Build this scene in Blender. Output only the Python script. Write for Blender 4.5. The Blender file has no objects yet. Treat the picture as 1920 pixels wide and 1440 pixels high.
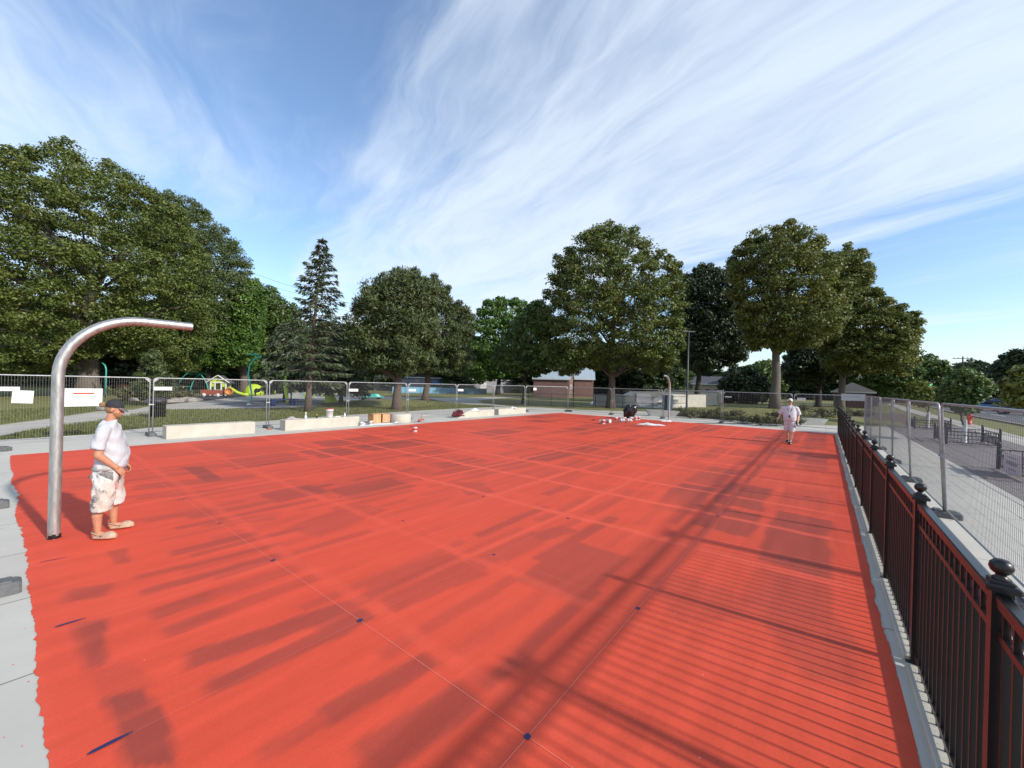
import bpy, bmesh, math, random
import numpy as np
from mathutils import Vector, Matrix

# ------------------------------------------------------------ camera, world, sun
scn = bpy.context.scene
C = scn.collection
FPX, PITCH, ROLL, CAMH = 751.1, -0.0006, 0.02739, 2.14
cam_d = bpy.data.cameras.new('camera'); cam = bpy.data.objects.new('camera', cam_d); C.objects.link(cam)
cam_d.sensor_width = 36; cam_d.lens = FPX / 1920 * 36; cam_d.clip_start = 0.05; cam_d.clip_end = 3000
cam.matrix_world = Matrix.Translation((0, 0, CAMH)) @ Matrix.Rotation(math.pi/2 + PITCH, 4, 'X') @ Matrix.Rotation(ROLL, 4, 'Z')
scn.camera = cam

ANG = 0.6618                                   # heading of the court's long side
O0 = np.array([.152, 2.423])
E1 = np.array([math.sin(ANG), math.cos(ANG)]); E2 = np.array([-math.cos(ANG), math.sin(ANG)])
SHD = E2 - 0.08 * E1; SHD /= np.linalg.norm(SHD)   # direction shadows fall
SUN_EL = math.radians(29.5)
sund = Vector((-SHD[0]*math.cos(SUN_EL), -SHD[1]*math.cos(SUN_EL), math.sin(SUN_EL)))
sl = bpy.data.lights.new('sun', 'SUN'); sl.energy = 3.8; sl.angle = math.radians(1.7); sl.color = (1, .95, .87)
so = bpy.data.objects.new('sun', sl); C.objects.link(so)
so.rotation_euler = sund.to_track_quat('Z', 'Y').to_euler()

w = bpy.data.worlds.new('World'); scn.world = w; w.use_nodes = True
nt = w.node_tree; nt.nodes.clear(); N = nt.nodes.new; L = nt.links.new
sky = N('ShaderNodeTexSky'); sky.sky_type = 'NISHITA'; sky.sun_disc = False
sky.sun_elevation = SUN_EL; sky.sun_rotation = math.atan2(sund.x, sund.y)
sky.air_density = 1.1; sky.dust_density = 0.6; sky.ozone_density = 2.2
tc = N('ShaderNodeTexCoord')
sep = N('ShaderNodeSeparateXYZ'); L(tc.outputs['Generated'], sep.inputs[0])
def m2(op, a, b=None, c=None):
    n = N('ShaderNodeMath'); n.operation = op
    for i, v in enumerate((a, b, c)):
        if v is None: continue
        if isinstance(v, (int, float)): n.inputs[i].default_value = v
        else: L(v, n.inputs[i])
    return n.outputs[0]
zz = m2('ADD', m2('MAXIMUM', sep.outputs[2], 0.0), 0.06)
pxs = m2('DIVIDE', sep.outputs[0], zz); pys = m2('DIVIDE', sep.outputs[1], zz)
along = m2('ADD', m2('MULTIPLY', pxs, -.522), m2('MULTIPLY', pys, .853))
across = m2('ADD', m2('MULTIPLY', pxs, .853), m2('MULTIPLY', pys, .522))
def comb(a, b):
    n = N('ShaderNodeCombineXYZ'); L(a, n.inputs[0]); L(b, n.inputs[1]); return n.outputs[0]
def noise(vec, scale, detail=6, rough=.55, dist=0.0):
    n = N('ShaderNodeTexNoise'); n.inputs['Scale'].default_value = scale; n.inputs['Detail'].default_value = detail
    n.inputs['Roughness'].default_value = rough; n.inputs['Distortion'].default_value = dist
    L(vec, n.inputs['Vector']); return n.outputs[0]
warp = noise(comb(m2('MULTIPLY', along, .55), across), .9, 4, .5)
acr2 = m2('ADD', across, m2('MULTIPLY', m2('SUBTRACT', warp, .5), .9))
vst = comb(m2('MULTIPLY', along, .32), m2('ADD', acr2, m2('MULTIPLY', along, .05)))
n1 = noise(vst, 2.2, 9, .58, .6)
n2 = noise(comb(m2('MULTIPLY', along, .22), acr2), 9.0, 7, .6, .35)
n3 = noise(comb(along, across), .8, 3, .5, .2)
rin = m2('DIVIDE', m2('ADD', acr2, 1.0), 7.0)
ramp = N('ShaderNodeValToRGB'); L(rin, ramp.inputs[0]); cr = ramp.color_ramp
stops = [(-1.0, .62), (-.5, .50), (-.22, .17), (.14, .12), (.36, .62), (.55, .50), (.75, .72), (1.3, .74), (1.9, .80), (2.28, .70), (2.42, .34), (2.55, .60), (2.75, .12), (4.4, .05), (5.0, .45), (5.5, .10)]
while len(cr.elements) < len(stops): cr.elements.new(.5)
for e, (p, v) in zip(cr.elements, stops):
    e.position = (p + 1) / 7; e.color = (v, v, v, 1)
dens = m2('ADD', ramp.outputs[0], m2('MULTIPLY', m2('SUBTRACT', n1, .5), .95))
dens = m2('ADD', dens, m2('MULTIPLY', m2('SUBTRACT', n2, .5), .60))
dens = m2('ADD', dens, m2('MULTIPLY', m2('SUBTRACT', n3, .5), .5))
mr = N('ShaderNodeMapRange'); mr.interpolation_type = 'SMOOTHSTEP'; L(dens, mr.inputs[0])
mr.inputs[1].default_value = .02; mr.inputs[2].default_value = .98; mr.inputs[3].default_value = 0.03; mr.inputs[4].default_value = .82
hz = m2('SUBTRACT', 1.0, m2('MULTIPLY', sep.outputs[2], 7.0))
hz = m2('MULTIPLY', m2('MAXIMUM', hz, 0.0), .30)
fac = m2('MINIMUM', m2('ADD', mr.outputs[0], hz), .92)
cloudc = N('ShaderNodeRGB'); cloudc.outputs[0].default_value = (4.55, 5.1, 5.75, 1)
mix = N('ShaderNodeMix'); mix.data_type = 'RGBA'; L(fac, mix.inputs[0])
tint = N('ShaderNodeMix'); tint.data_type = 'RGBA'; tint.blend_type = 'MULTIPLY'; tint.inputs[0].default_value = 1
L(sky.outputs[0], tint.inputs[6]); tint.inputs[7].default_value = (.98, 1.05, 1.14, 1)
L(tint.outputs[2], mix.inputs[6]); L(cloudc.outputs[0], mix.inputs[7])
bg = N('ShaderNodeBackground'); bg.inputs[1].default_value = .15; L(mix.outputs[2], bg.inputs[0])
wo = N('ShaderNodeOutputWorld'); L(bg.outputs[0], wo.inputs[0])
vs = scn.view_settings; vs.view_transform = 'Standard'; vs.look = 'None'; vs.gamma = 1; vs.exposure = 0.40
scn.cycles.use_denoising = True
scn.cycles.max_bounces = 6; scn.cycles.transparent_max_bounces = 8

# ------------------------------------------------------------ coordinates
def ray(px, py):
    dx, dy = px - 960, py - 720
    u = dx*math.cos(ROLL) + dy*math.sin(ROLL); v = -dx*math.sin(ROLL) + dy*math.cos(ROLL)
    a, b = u/FPX, -v/FPX
    return (a, math.cos(PITCH) - b*math.sin(PITCH), math.sin(PITCH) + b*math.cos(PITCH))
def G(px, py, z=0.0):
    d = ray(px, py); t = (z - CAMH) / d[2]; return (d[0]*t, d[1]*t)
def zat(px, py, Y):
    d = ray(px, py); return CAMH + d[2]/d[1]*Y
def at(px, Y, py=720):
    d = ray(px, py); return (d[0]/d[1]*Y, Y)
def ST(p): q = np.array(p[:2]) - O0; return (float(q@E1), float(q@E2))
def W(s, t): q = O0 + s*E1 + t*E2; return (float(q[0]), float(q[1]))
RZ = math.pi/2 - ANG
R = random.Random(7)

# ------------------------------------------------------------ materials
def mat(name, col, rough=.7, metal=0, var=0.0, vscale=8, col2=None, bump=0, bscale=60, coat=0, trans=0, coord='Object', spec=None, detail=6, emit=None, stretch=None, island=0.0):
    m = bpy.data.materials.new(name); m.use_nodes = True; t = m.node_tree; b = t.nodes['Principled BSDF']
    b.inputs['Base Color'].default_value = (*col, 1); b.inputs['Roughness'].default_value = rough; b.inputs['Metallic'].default_value = metal
    if coat: b.inputs['Coat Weight'].default_value = coat; b.inputs['Coat Roughness'].default_value = .12
    if spec is not None: b.inputs['Specular IOR Level'].default_value = spec
    if emit: b.inputs['Emission Color'].default_value = (*emit[0], 1); b.inputs['Emission Strength'].default_value = emit[1]
    co = t.nodes.new('ShaderNodeTexCoord').outputs[coord]
    if stretch:
        mp = t.nodes.new('ShaderNodeMapping'); mp.inputs['Scale'].default_value = stretch; t.links.new(co, mp.inputs[0]); co = mp.outputs[0]
    base = None
    if var or col2:
        n = t.nodes.new('ShaderNodeTexNoise'); n.inputs['Scale'].default_value = vscale; n.inputs['Detail'].default_value = detail; n.inputs['Roughness'].default_value = .62
        t.links.new(co, n.inputs['Vector'])
        r = t.nodes.new('ShaderNodeMapRange'); r.inputs[1].default_value = .3; r.inputs[2].default_value = .7; t.links.new(n.outputs[0], r.inputs[0])
        x = t.nodes.new('ShaderNodeMix'); x.data_type = 'RGBA'; t.links.new(r.outputs[0], x.inputs[0])
        c2 = col2 or tuple(min(1, c*(1+var)) for c in col); c1 = col if col2 else tuple(c*(1-var) for c in col)
        x.inputs[6].default_value = (*c1, 1); x.inputs[7].default_value = (*c2, 1)
        base = x.outputs[2]
    if island:
        g = t.nodes.new('ShaderNodeNewGeometry'); r = t.nodes.new('ShaderNodeMapRange'); r.inputs[3].default_value = 1-island; r.inputs[4].default_value = 1+island
        t.links.new(g.outputs['Random Per Island'], r.inputs[0])
        v = t.nodes.new('ShaderNodeVectorMath'); v.operation = 'SCALE'; t.links.new(r.outputs[0], v.inputs['Scale'])
        if base: t.links.new(base, v.inputs[0])
        else: v.inputs[0].default_value = col
        base = v.outputs[0]
    if base: t.links.new(base, b.inputs['Base Color'])
    if bump:
        n = t.nodes.new('ShaderNodeTexNoise'); n.inputs['Scale'].default_value = bscale; n.inputs['Detail'].default_value = 5; t.links.new(co, n.inputs['Vector'])
        bp = t.nodes.new('ShaderNodeBump'); bp.inputs['Strength'].default_value = bump; bp.inputs['Distance'].default_value = .02
        t.links.new(n.outputs[0], bp.inputs['Height']); t.links.new(bp.outputs[0], b.inputs['Normal'])
    if trans:
        tr = t.nodes.new('ShaderNodeBsdfTranslucent'); sh = t.nodes.new('ShaderNodeMixShader'); sh.inputs[0].default_value = trans
        if base: t.links.new(base, tr.inputs[0])
        else: tr.inputs[0].default_value = (*col, 1)
        t.links.new(b.outputs[0], sh.inputs[1]); t.links.new(tr.outputs[0], sh.inputs[2]); t.links.new(sh.outputs[0], t.nodes['Material Output'].inputs[0])
    return m

M = {}
M['grass'] = mat('grass', (.095, .105, .022), .9, col2=(.215, .195, .055), vscale=1.6, bump=.9, bscale=22, detail=10)
M['grass2'] = mat('lush_grass', (.05, .085, .016), .9, col2=(.12, .15, .03), vscale=2.2, bump=.9, bscale=22, detail=10)
M['blade'] = mat('grass_blade', (.12, .13, .035), .8, island=.5, trans=.3)
M['mulch'] = mat('mulch', (.075, .05, .03), .95, col2=(.17, .12, .075), vscale=7, bump=1, bscale=30)
M['asphalt'] = mat('asphalt', (.085, .085, .088), .85, var=.22, vscale=3, bump=.3, bscale=120)
M['rubber'] = mat('rubber', (.03, .034, .04), .9, var=.3, vscale=2)
M['plaza'] = mat('plaza_concrete', (.40, .37, .32), .85, var=.16, vscale=.8, bump=.15)
M['splash'] = mat('splash_pad_concrete', (.16, .165, .175), .8, var=.2, vscale=.5)
M['conc'] = mat('cast_concrete', (.45, .415, .345), .8, var=.12, vscale=2, bump=.12, bscale=80)
M['conc2'] = mat('grey_concrete', (.30, .30, .285), .85, var=.12, vscale=4, bump=.2, bscale=60)
M['skate'] = mat('skatepark_concrete', (.52, .49, .42), .8, var=.10, vscale=1.2)
M['rubberfoot'] = mat('recycled_fence_foot', (.11, .11, .11), .85, var=.25, vscale=9, bump=.3)
M['galv'] = mat('galvanised_steel', (.36, .365, .37), .5, .45, var=.18, vscale=14, bump=.05, bscale=200)
M['galvpipe'] = mat('brushed_galvanised_pipe', (.40, .395, .38), .46, .75, var=.30, vscale=9, bump=.08, bscale=160, stretch=(3, 3, .7))
M['wire'] = mat('zinc_wire', (.22, .22, .225), .5, .6)
M['iron'] = mat('black_satin_iron', (.010, .008, .008), .34, 0, coat=.15, bump=.10, bscale=260, spec=.4)
M['iron2'] = mat('dark_iron', (.03, .03, .033), .5)
M['barkA'] = mat('bark', (.085, .068, .055), .95, col2=(.16, .135, .11), vscale=5, bump=1, bscale=14, stretch=(3, 3, .6))
M['barkR'] = mat('reddish_bark', (.07, .05, .04), .95, col2=(.14, .10, .08), vscale=6, bump=1, bscale=14, stretch=(3, 3, .8))
M['barkD'] = mat('dark_bark', (.035, .03, .026), .95, var=.3, vscale=6, bump=1, bscale=14)
def leafm(n, a, b, sc=.6, isl=.45, tr=.30): return mat(n, a, .55, col2=b, vscale=sc, island=isl, trans=tr, detail=3)
M['leafA'] = leafm('linden_leaves', (.070, .108, .020), (.145, .165, .032))
M['leafB'] = leafm('locust_leaves', (.075, .110, .036), (.130, .165, .056))
M['leafC'] = leafm('maple_leaves', (.055, .125, .016), (.105, .175, .026))
M['leafD'] = leafm('dark_maple_leaves', (.020, .036, .012), (.040, .060, .018), tr=.15)
M['leafE'] = leafm('ash_leaves', (.085, .118, .024), (.180, .180, .036), .35)
M['leafF'] = leafm('green_leaves', (.055, .105, .022), (.110, .155, .032))
M['leafG'] = leafm('background_leaves', (.028, .050, .018), (.060, .085, .028), .25)
M['leafY'] = leafm('young_tree_leaves', (.11, .145, .024), (.20, .20, .036))
M['spruce'] = leafm('spruce_needles', (.062, .090, .045), (.115, .130, .065), .5, .4, .1)
M['pine'] = leafm('pine_needles', (.046, .072, .020), (.095, .112, .034), .8, .4, .12)
M['shrub'] = leafm('shrub_leaves', (.075, .085, .030), (.14, .13, .055), 1.5)
M['white'] = mat('white_plastic', (.66, .66, .65), .45)
M['paper'] = mat('white_paper_sheet', (.62, .61, .60), .7, var=.03, vscale=6)
M['redink'] = mat('red_print', (.75, .05, .03), .6)
M['greyink'] = mat('grey_print', (.30, .30, .31), .7)
M['redlid'] = mat('red_plastic_lid', (.42, .05, .035), .5)
M['card'] = mat('cardboard', (.52, .27, .12), .85, var=.10, vscale=5)
M['blk'] = mat('black_plastic', (.010, .010, .011), .18)
M['navy'] = mat('navy_metal', (.016, .04, .19), .4)
M['navyp'] = mat('navy_paint', (.018, .018, .075), .6)
M['chalk'] = mat('chalk', (.76, .26, .20), .9)
M['teal'] = mat('teal_painted_metal', (.05, .38, .31), .35)
M['lime'] = mat('lime_plastic', (.40, .52, .03), .45)
M['blueM'] = mat('blue_painted_metal', (.02, .12, .40), .4)
M['poolblue'] = mat('pool_blue', (.15, .37, .52), .6, var=.12, vscale=.6)
M['doorblue'] = mat('blue_door', (.03, .22, .62), .5)
M['orange'] = mat('orange_plastic', (.55, .20, .04), .5)
M['rust'] = mat('rusty_red_wood', (.30, .07, .035), .7, var=.2, vscale=6)
M['wood'] = mat('orange_brown_wood', (.38, .13, .05), .7, var=.2, vscale=5)
M['roofd'] = mat('dark_shingles', (.07, .07, .08), .85, var=.2, vscale=20)
M['red'] = mat('red_enamel', (.60, .04, .025), .35)
M['maroon'] = mat('maroon_fabric', (.085, .008, .012), .9, var=.4, vscale=18, bump=.8, bscale=20)
M['cloth'] = mat('white_cloth', (.62, .61, .60), .9, bump=.8, bscale=14)
M['greycloth'] = mat('grey_rag', (.34, .30, .30), .95, var=.2, vscale=12, bump=.9, bscale=18)
M['yellow'] = mat('yellow_plastic', (.80, .60, .04), .5)
M['rock'] = mat('garden_rock', (.26, .23, .20), .9, var=.3, vscale=3, bump=.6, bscale=9)
M['glass'] = mat('dark_window_glass', (.015, .018, .022), .08)
M['tyre'] = mat('tyre', (.012, .012, .012), .8)
M['siding'] = mat('white_siding', (.55, .56, .58), .7)
M['beige'] = mat('beige_wall', (.42, .34, .24), .85, var=.08)
M['stuccog'] = mat('grey_wall', (.25, .25, .27), .85)
M['signgrey'] = mat('grey_sign_sheet', (.42, .43, .42), .6)
M['pinksign'] = mat('faded_pink_banner', (.72, .55, .58), .7)
M['binblue'] = mat('dark_teal_bin', (.015, .05, .075), .5)

def brick_mat(name, c1, c2, mortar, scale, coord='Object', bw=.5, rh=.25, ms=.02, rot=(0, 0, 0), bumpd=.004, rough=.85, offset=.5):
    m = mat(name, c1, rough); t = m.node_tree; b = t.nodes['Principled BSDF']
    tcn = t.nodes.new('ShaderNodeTexCoord'); mp = t.nodes.new('ShaderNodeMapping'); mp.inputs['Rotation'].default_value = rot
    br = t.nodes.new('ShaderNodeTexBrick'); t.links.new(tcn.outputs[coord], mp.inputs[0]); t.links.new(mp.outputs[0], br.inputs['Vector'])
    br.inputs['Color1'].default_value = (*c1, 1); br.inputs['Color2'].default_value = (*c2, 1); br.inputs['Mortar'].default_value = (*mortar, 1)
    br.inputs['Scale'].default_value = scale; br.inputs['Mortar Size'].default_value = ms; br.inputs['Brick Width'].default_value = bw; br.inputs['Row Height'].default_value = rh
    br.offset = offset
    n = t.nodes.new('ShaderNodeTexNoise'); n.inputs['Scale'].default_value = .9; n.inputs['Detail'].default_value = 9; t.links.new(tcn.outputs[coord], n.inputs['Vector'])
    n.inputs['Roughness'].default_value = .65
    r = t.nodes.new('ShaderNodeMapRange'); r.inputs[3].default_value = .82; r.inputs[4].default_value = 1.16; t.links.new(n.outputs[0], r.inputs[0])
    v = t.nodes.new('ShaderNodeVectorMath'); v.operation = 'SCALE'; t.links.new(br.outputs[0], v.inputs[0]); t.links.new(r.outputs[0], v.inputs['Scale'])
    t.links.new(v.outputs[0], b.inputs['Base Color'])
    return m
M['brickE'] = brick_mat('red_brown_brick', (.15, .065, .055), (.20, .09, .075), (.24, .2, .18), 1, bw=.4, rh=.13, ms=.012, rot=(math.pi/2, 0, 0))
M['pavers'] = brick_mat('brick_pavers', (.17, .145, .14), (.215, .185, .175), (.10, .09, .085), 1, bw=.21, rh=.105, ms=.006)
M['paving'] = brick_mat('broom_finished_concrete', (.455, .43, .375), (.49, .46, .405), (.16, .15, .14), 1, bw=3.0, rh=1.5, ms=.008, offset=0)
# small dark nicks and stains in the paving
t = M['paving'].node_tree; b = t.nodes['Principled BSDF']; src = b.inputs['Base Color'].links[0].from_socket
tcn = t.nodes.new('ShaderNodeTexCoord'); vo = t.nodes.new('ShaderNodeTexNoise'); vo.inputs['Scale'].default_value = 9; vo.inputs['Detail'].default_value = 10; vo.inputs['Roughness'].default_value = .75
mp = t.nodes.new('ShaderNodeMapping'); mp.inputs['Scale'].default_value = (1.6, .5, 1); t.links.new(tcn.outputs['Object'], mp.inputs[0]); t.links.new(mp.outputs[0], vo.inputs['Vector'])
r = t.nodes.new('ShaderNodeMapRange'); r.inputs[1].default_value = .68; r.inputs[2].default_value = .76; r.inputs[3].default_value = 1; r.inputs[4].default_value = .30; t.links.new(vo.outputs[0], r.inputs[0])
v = t.nodes.new('ShaderNodeVectorMath'); v.operation = 'SCALE'; t.links.new(src, v.inputs[0]); t.links.new(r.outputs[0], v.inputs['Scale']); t.links.new(v.outputs[0], b.inputs['Base Color'])

# ------------------------------------------------------------ mesh builder
class MB:
    def __init__(s): s.v = []; s.f = []; s.sm = []; s.mi = []; s.cur = 0
    def add(s, vs, fs, smooth=False):
        o = len(s.v); s.v += [tuple(p) for p in vs]
        for f in fs: s.f.append(tuple(i + o for i in f)); s.sm.append(smooth); s.mi.append(s.cur)
        return s
    def box(s, c, d, rz=0, rot=None, taper=1.0):
        hx, hy, hz = d[0]/2, d[1]/2, d[2]/2
        P = [Vector((x*(taper if z > 0 else 1), y*(taper if z > 0 else 1), z)) for z in (-hz, hz) for x, y in ((-hx, -hy), (hx, -hy), (hx, hy), (-hx, hy))]
        Q = rot if rot is not None else Matrix.Rotation(rz, 3, 'Z')
        s.add([tuple(Q @ p + Vector(c)) for p in P], [(0, 3, 2, 1), (4, 5, 6, 7), (0, 1, 5, 4), (1, 2, 6, 5), (2, 3, 7, 6), (3, 0, 4, 7)]); return s
    def bbox(s, c, d, rz=0, e=.01):               # box with chamfered top edge
        hx, hy, hz = d[0]/2, d[1]/2, d[2]/2
        lv = [(-hz, 0), (hz-e, 0), (hz, e)]
        vs = []
        Q = Matrix.Rotation(rz, 3, 'Z')
        for z, k in lv:
            a, b_ = hx-k, hy-k
            ee = e if k == 0 else e
            for x, y in ((-a+ee, -b_), (a-ee, -b_), (a, -b_+ee), (a, b_-ee), (a-ee, b_), (-a+ee, b_), (-a, b_-ee), (-a, -b_+ee)):
                vs.append(tuple(Q @ Vector((x, y, z)) + Vector(c)))
        fs = [tuple(range(7, -1, -1)), tuple(range(16, 24))]
        for l in range(2):
            for i in range(8): j = (i+1) % 8; fs.append((l*8+i, l*8+j, l*8+8+j, l*8+8+i))
        s.add(vs, fs); return s
    def tube(s, pts, r, seg=10, cap=True, smooth=True):
        pts = [Vector(p) for p in pts]; n = len(pts)
        rs = r if isinstance(r, (list, tuple)) else [r]*n
        t0 = (pts[1]-pts[0]).normalized()
        up = Vector((0, 0, 1)) if abs(t0.z) < .9 else Vector((1, 0, 0))
        a = t0.cross(up).normalized(); vs = []
        for i in range(n):
            t = (pts[min(i+1, n-1)] - pts[max(i-1, 0)]).normalized()
            a = (a - t*a.dot(t)).normalized(); b = t.cross(a)
            for k in range(seg):
                th = 2*math.pi*k/seg; vs.append(tuple(pts[i] + (a*math.cos(th) + b*math.sin(th))*rs[i]))
        fs = []
        for i in range(n-1):
            for k in range(seg): j = (k+1) % seg; fs.append((i*seg+k, i*seg+j, (i+1)*seg+j, (i+1)*seg+k))
        s.add(vs, fs, smooth)
        if cap:
            s.f += [tuple(len(s.v)-n*seg + k for k in range(seg-1, -1, -1)), tuple(len(s.v)-seg + k for k in range(seg))]; s.sm += [False]*2; s.mi += [s.cur]*2
        return s
    def lathe(s, prof, c=(0, 0, 0), seg=16, smooth=True, sx=1, sy=1):
        n = len(prof); vs = []
        for r_, z in prof:
            for k in range(seg): th = 2*math.pi*k/seg; vs.append((c[0]+r_*math.cos(th)*sx, c[1]+r_*math.sin(th)*sy, c[2]+z))
        fs = [tuple(range(seg-1, -1, -1)), tuple((n-1)*seg+k for k in range(seg))]
        for i in range(n-1):
            for k in range(seg): j = (k+1) % seg; fs.append((i*seg+k, i*seg+j, (i+1)*seg+j, (i+1)*seg+k))
        s.add(vs, fs, smooth); return s
    def ell(s, c, r, seg=14, rings=9, rot=None):
        vs = []; Q = rot or Matrix.Identity(3)
        for i in range(rings+1):
            ph = math.pi*i/rings - math.pi/2
            rr = max(math.cos(ph), .02)
            for k in range(seg):
                th = 2*math.pi*k/seg; vs.append(tuple(Q @ Vector((rr*math.cos(th)*r[0], rr*math.sin(th)*r[1], math.sin(ph)*r[2])) + Vector(c)))
        fs = [tuple(range(seg-1, -1, -1)), tuple(rings*seg+k for k in range(seg))]
        for i in range(rings):
            for k in range(seg): j = (k+1) % seg; fs.append((i*seg+k, i*seg+j, (i+1)*seg+j, (i+1)*seg+k))
        s.add(vs, fs, True); return s
    def cap(s, p0, r0, p1, r1, seg=12):           # tapered capsule
        p0, p1 = Vector(p0), Vector(p1); t = (p1-p0).normalized(); pts = []; rs = []
        for k in range(5): a = math.pi/2*(1-k/4); pts.append(p0 - t*r0*math.sin(a)); rs.append(max(r0*math.cos(a), .001))
        for k in range(5): a = math.pi/2*k/4; pts.append(p1 + t*r1*math.sin(a)); rs.append(max(r1*math.cos(a), .001))
        return s.tube(pts, rs, seg)
    def loft(s, rings, smooth=True):              # rings: list of equal length point lists
        n = len(rings[0]); vs = [p for r_ in rings for p in r_]
        fs = [tuple(range(n-1, -1, -1)), tuple((len(rings)-1)*n+k for k in range(n))]
        for i in range(len(rings)-1):
            for k in range(n): j = (k+1) % n; fs.append((i*n+k, i*n+j, (i+1)*n+j, (i+1)*n+k))
        o = len(s.f); s.add(vs, fs, smooth); s.sm[o] = s.sm[o+1] = False; return s
    def prism(s, poly, z0, z1, smooth=False):
        n = len(poly); s.add([(x, y, z0) for x, y in poly] + [(x, y, z1) for x, y in poly],
              [tuple(range(n-1, -1, -1)), tuple(range(n, 2*n))] + [(i, (i+1) % n, n+(i+1) % n, n+i) for i in range(n)], smooth); return s
    def build(s, name, m, parent=None, loc=(0, 0, 0), rz=0):
        me = bpy.data.meshes.new(name); me.from_pydata(s.v, [], s.f)
        me.polygons.foreach_set('use_smooth', s.sm); me.polygons.foreach_set('material_index', s.mi); me.update()
        for mm in (m if isinstance(m, (list, tuple)) else [m]): me.materials.append(M[mm] if isinstance(mm, str) else mm)
        o = bpy.data.objects.new(name, me); C.objects.link(o); o.location = loc; o.rotation_euler = (0, 0, rz)
        if parent: o.parent = parent
        return o
def tag(o, label, cat, group=None):
    o['label'] = label; o['category'] = cat
    if group: o['group'] = group
    return o
def empty(name, loc, rz, label, cat, group=None):
    o = bpy.data.objects.new(name, None); C.objects.link(o); o.location = loc; o.rotation_euler = (0, 0, rz); o.empty_display_size = .2
    return tag(o, label, cat, group)
def copy_tree(o, parent=None):
    c = o.copy(); C.objects.link(c); c.parent = parent
    for ch in list(o.children): copy_tree(ch, c)
    return c
def struct(o, kind='structure'): o['kind'] = kind; return o
def sheet(name, pts, z, m):
    mb = MB(); mb.add([(x, y, z) for x, y in pts], [tuple(range(len(pts)))])
    a = sum(pts[i][0]*pts[(i+1) % len(pts)][1] - pts[(i+1) % len(pts)][0]*pts[i][1] for i in range(len(pts)))
    if a < 0: mb.f[0] = tuple(reversed(mb.f[0]))
    return struct(mb.build(name, m))
def sheetst(name, pts, z, m):                      # points given along / across the court
    mb = MB(); mb.add([(s, t, z) for s, t in pts], [tuple(range(len(pts)))])
    a = sum(pts[i][0]*pts[(i+1) % len(pts)][1] - pts[(i+1) % len(pts)][0]*pts[i][1] for i in range(len(pts)))
    if a < 0: mb.f[0] = tuple(reversed(mb.f[0]))
    return struct(mb.build(name, m, loc=(O0[0], O0[1], 0), rz=RZ))
def npmesh(name, V, F, m, parent=None, smooth=False):
    me = bpy.data.meshes.new(name); n = len(F); k = F.shape[1]
    me.vertices.add(len(V)); me.vertices.foreach_set('co', V.astype(np.float32).ravel())
    me.loops.add(n*k); me.loops.foreach_set('vertex_index', F.astype(np.int32).ravel())
    me.polygons.add(n); me.polygons.foreach_set('loop_start', np.arange(0, n*k, k, dtype=np.int32))
    me.update(calc_edges=True); me.materials.append(M[m] if isinstance(m, str) else m)
    if smooth: me.polygons.foreach_set('use_smooth', [True]*n)
    o = bpy.data.objects.new(name, me); C.objects.link(o)
    if parent: o.parent = parent
    return o

# ------------------------------------------------------------ ground and paving
MA = (*W(21.0, 30.5), 3.6, .42); MBd = (*W(38.8, 2.8), 4.9, .62)
def gh(x, y):
    z = -.03
    for cx, cy, sg, hh in (MA, MBd):
        d2 = ((x-cx)**2 + (y-cy)**2)/sg**2; z += hh*max(0, math.exp(-d2/2)-.16)/.84
    return z
def gp(px, py):                                     # ground point seen at a pixel, on the mounds too
    z = 0
    for _ in range(6): p = G(px, py, z); z = gh(*p)
    return (*p, z)
gx = np.concatenate([[-900, -400, -200, -120], np.arange(-80, 91, 1.0), [130, 200, 400, 900]])
gy = np.concatenate([[-300, -100, -40], np.arange(-15, 101, 1.0), [130, 200, 400, 1200]])
XX, YY = np.meshgrid(gx, gy); ZZ = np.full_like(XX, -.03)
for cx, cy, sg, hh in (MA, MBd): ZZ += hh*np.maximum(0, np.exp(-((XX-cx)**2+(YY-cy)**2)/sg**2/2)-.16)/.84
V = np.stack([XX, YY, ZZ], -1).reshape(-1, 3); nx, ny = len(gx), len(gy)
ii = (np.arange(ny-1)[:, None]*nx + np.arange(nx-1)[None]).ravel()
struct(npmesh('ground', V, np.stack([ii, ii+1, ii+nx+1, ii+nx], -1), 'grass', smooth=True))

back_edge = [(-60, 831), (0, 826.5), (92, 822), (160, 816), (240, 806), (283, 802), (490, 790), (640, 779), (740, 773), (800, 769), (840, 767), (926, 763), (966, 763), (1012, 764), (1058, 766.5), (1100, 769), (1160, 770.5), (1192, 771), (1245, 772), (1255, 779.5), (1300, 783.8), (1377, 788.8), (1452, 791), (1553, 792.5), (1632, 793), (1662, 796)]
pe = [ST(G(*p)) for p in back_edge]
sheetst('concrete_paving', [(-14, pe[0][1])] + pe + [(37, -4.68), (-14, -4.68)], 0.0, 'paving')
sheet('concrete_path', [G(*p) for p in [(-70, 804), (0, 796), (92, 784.5), (120, 780), (182, 771), (250, 767.5), (280, 761), (296, 759.5), (300, 767.5), (277, 775), (225, 781), (175, 791), (120, 797.5), (92, 803), (46, 810), (0, 822.7), (-70, 838)]], -.018, 'plaza')
sheet('plaza', [G(*p) for p in [(295, 760), (332, 755.6), (386, 751), (448, 744), (511, 740), (548, 736), (594, 735), (640, 738), (700, 742), (745, 745), (800, 745.5), (877, 745), (920, 744), (975, 743), (975, 744.5), (930, 747), (895, 751), (905, 755), (920, 757), (966, 762.5), (966, 763.3), (926, 760.7), (886, 758.4), (852, 757), (815, 749), (800, 746.5), (784, 747.5), (740, 752), (640, 758), (573, 763), (498, 765), (332, 767), (300, 767.5)]], -.020, 'plaza')
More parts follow.
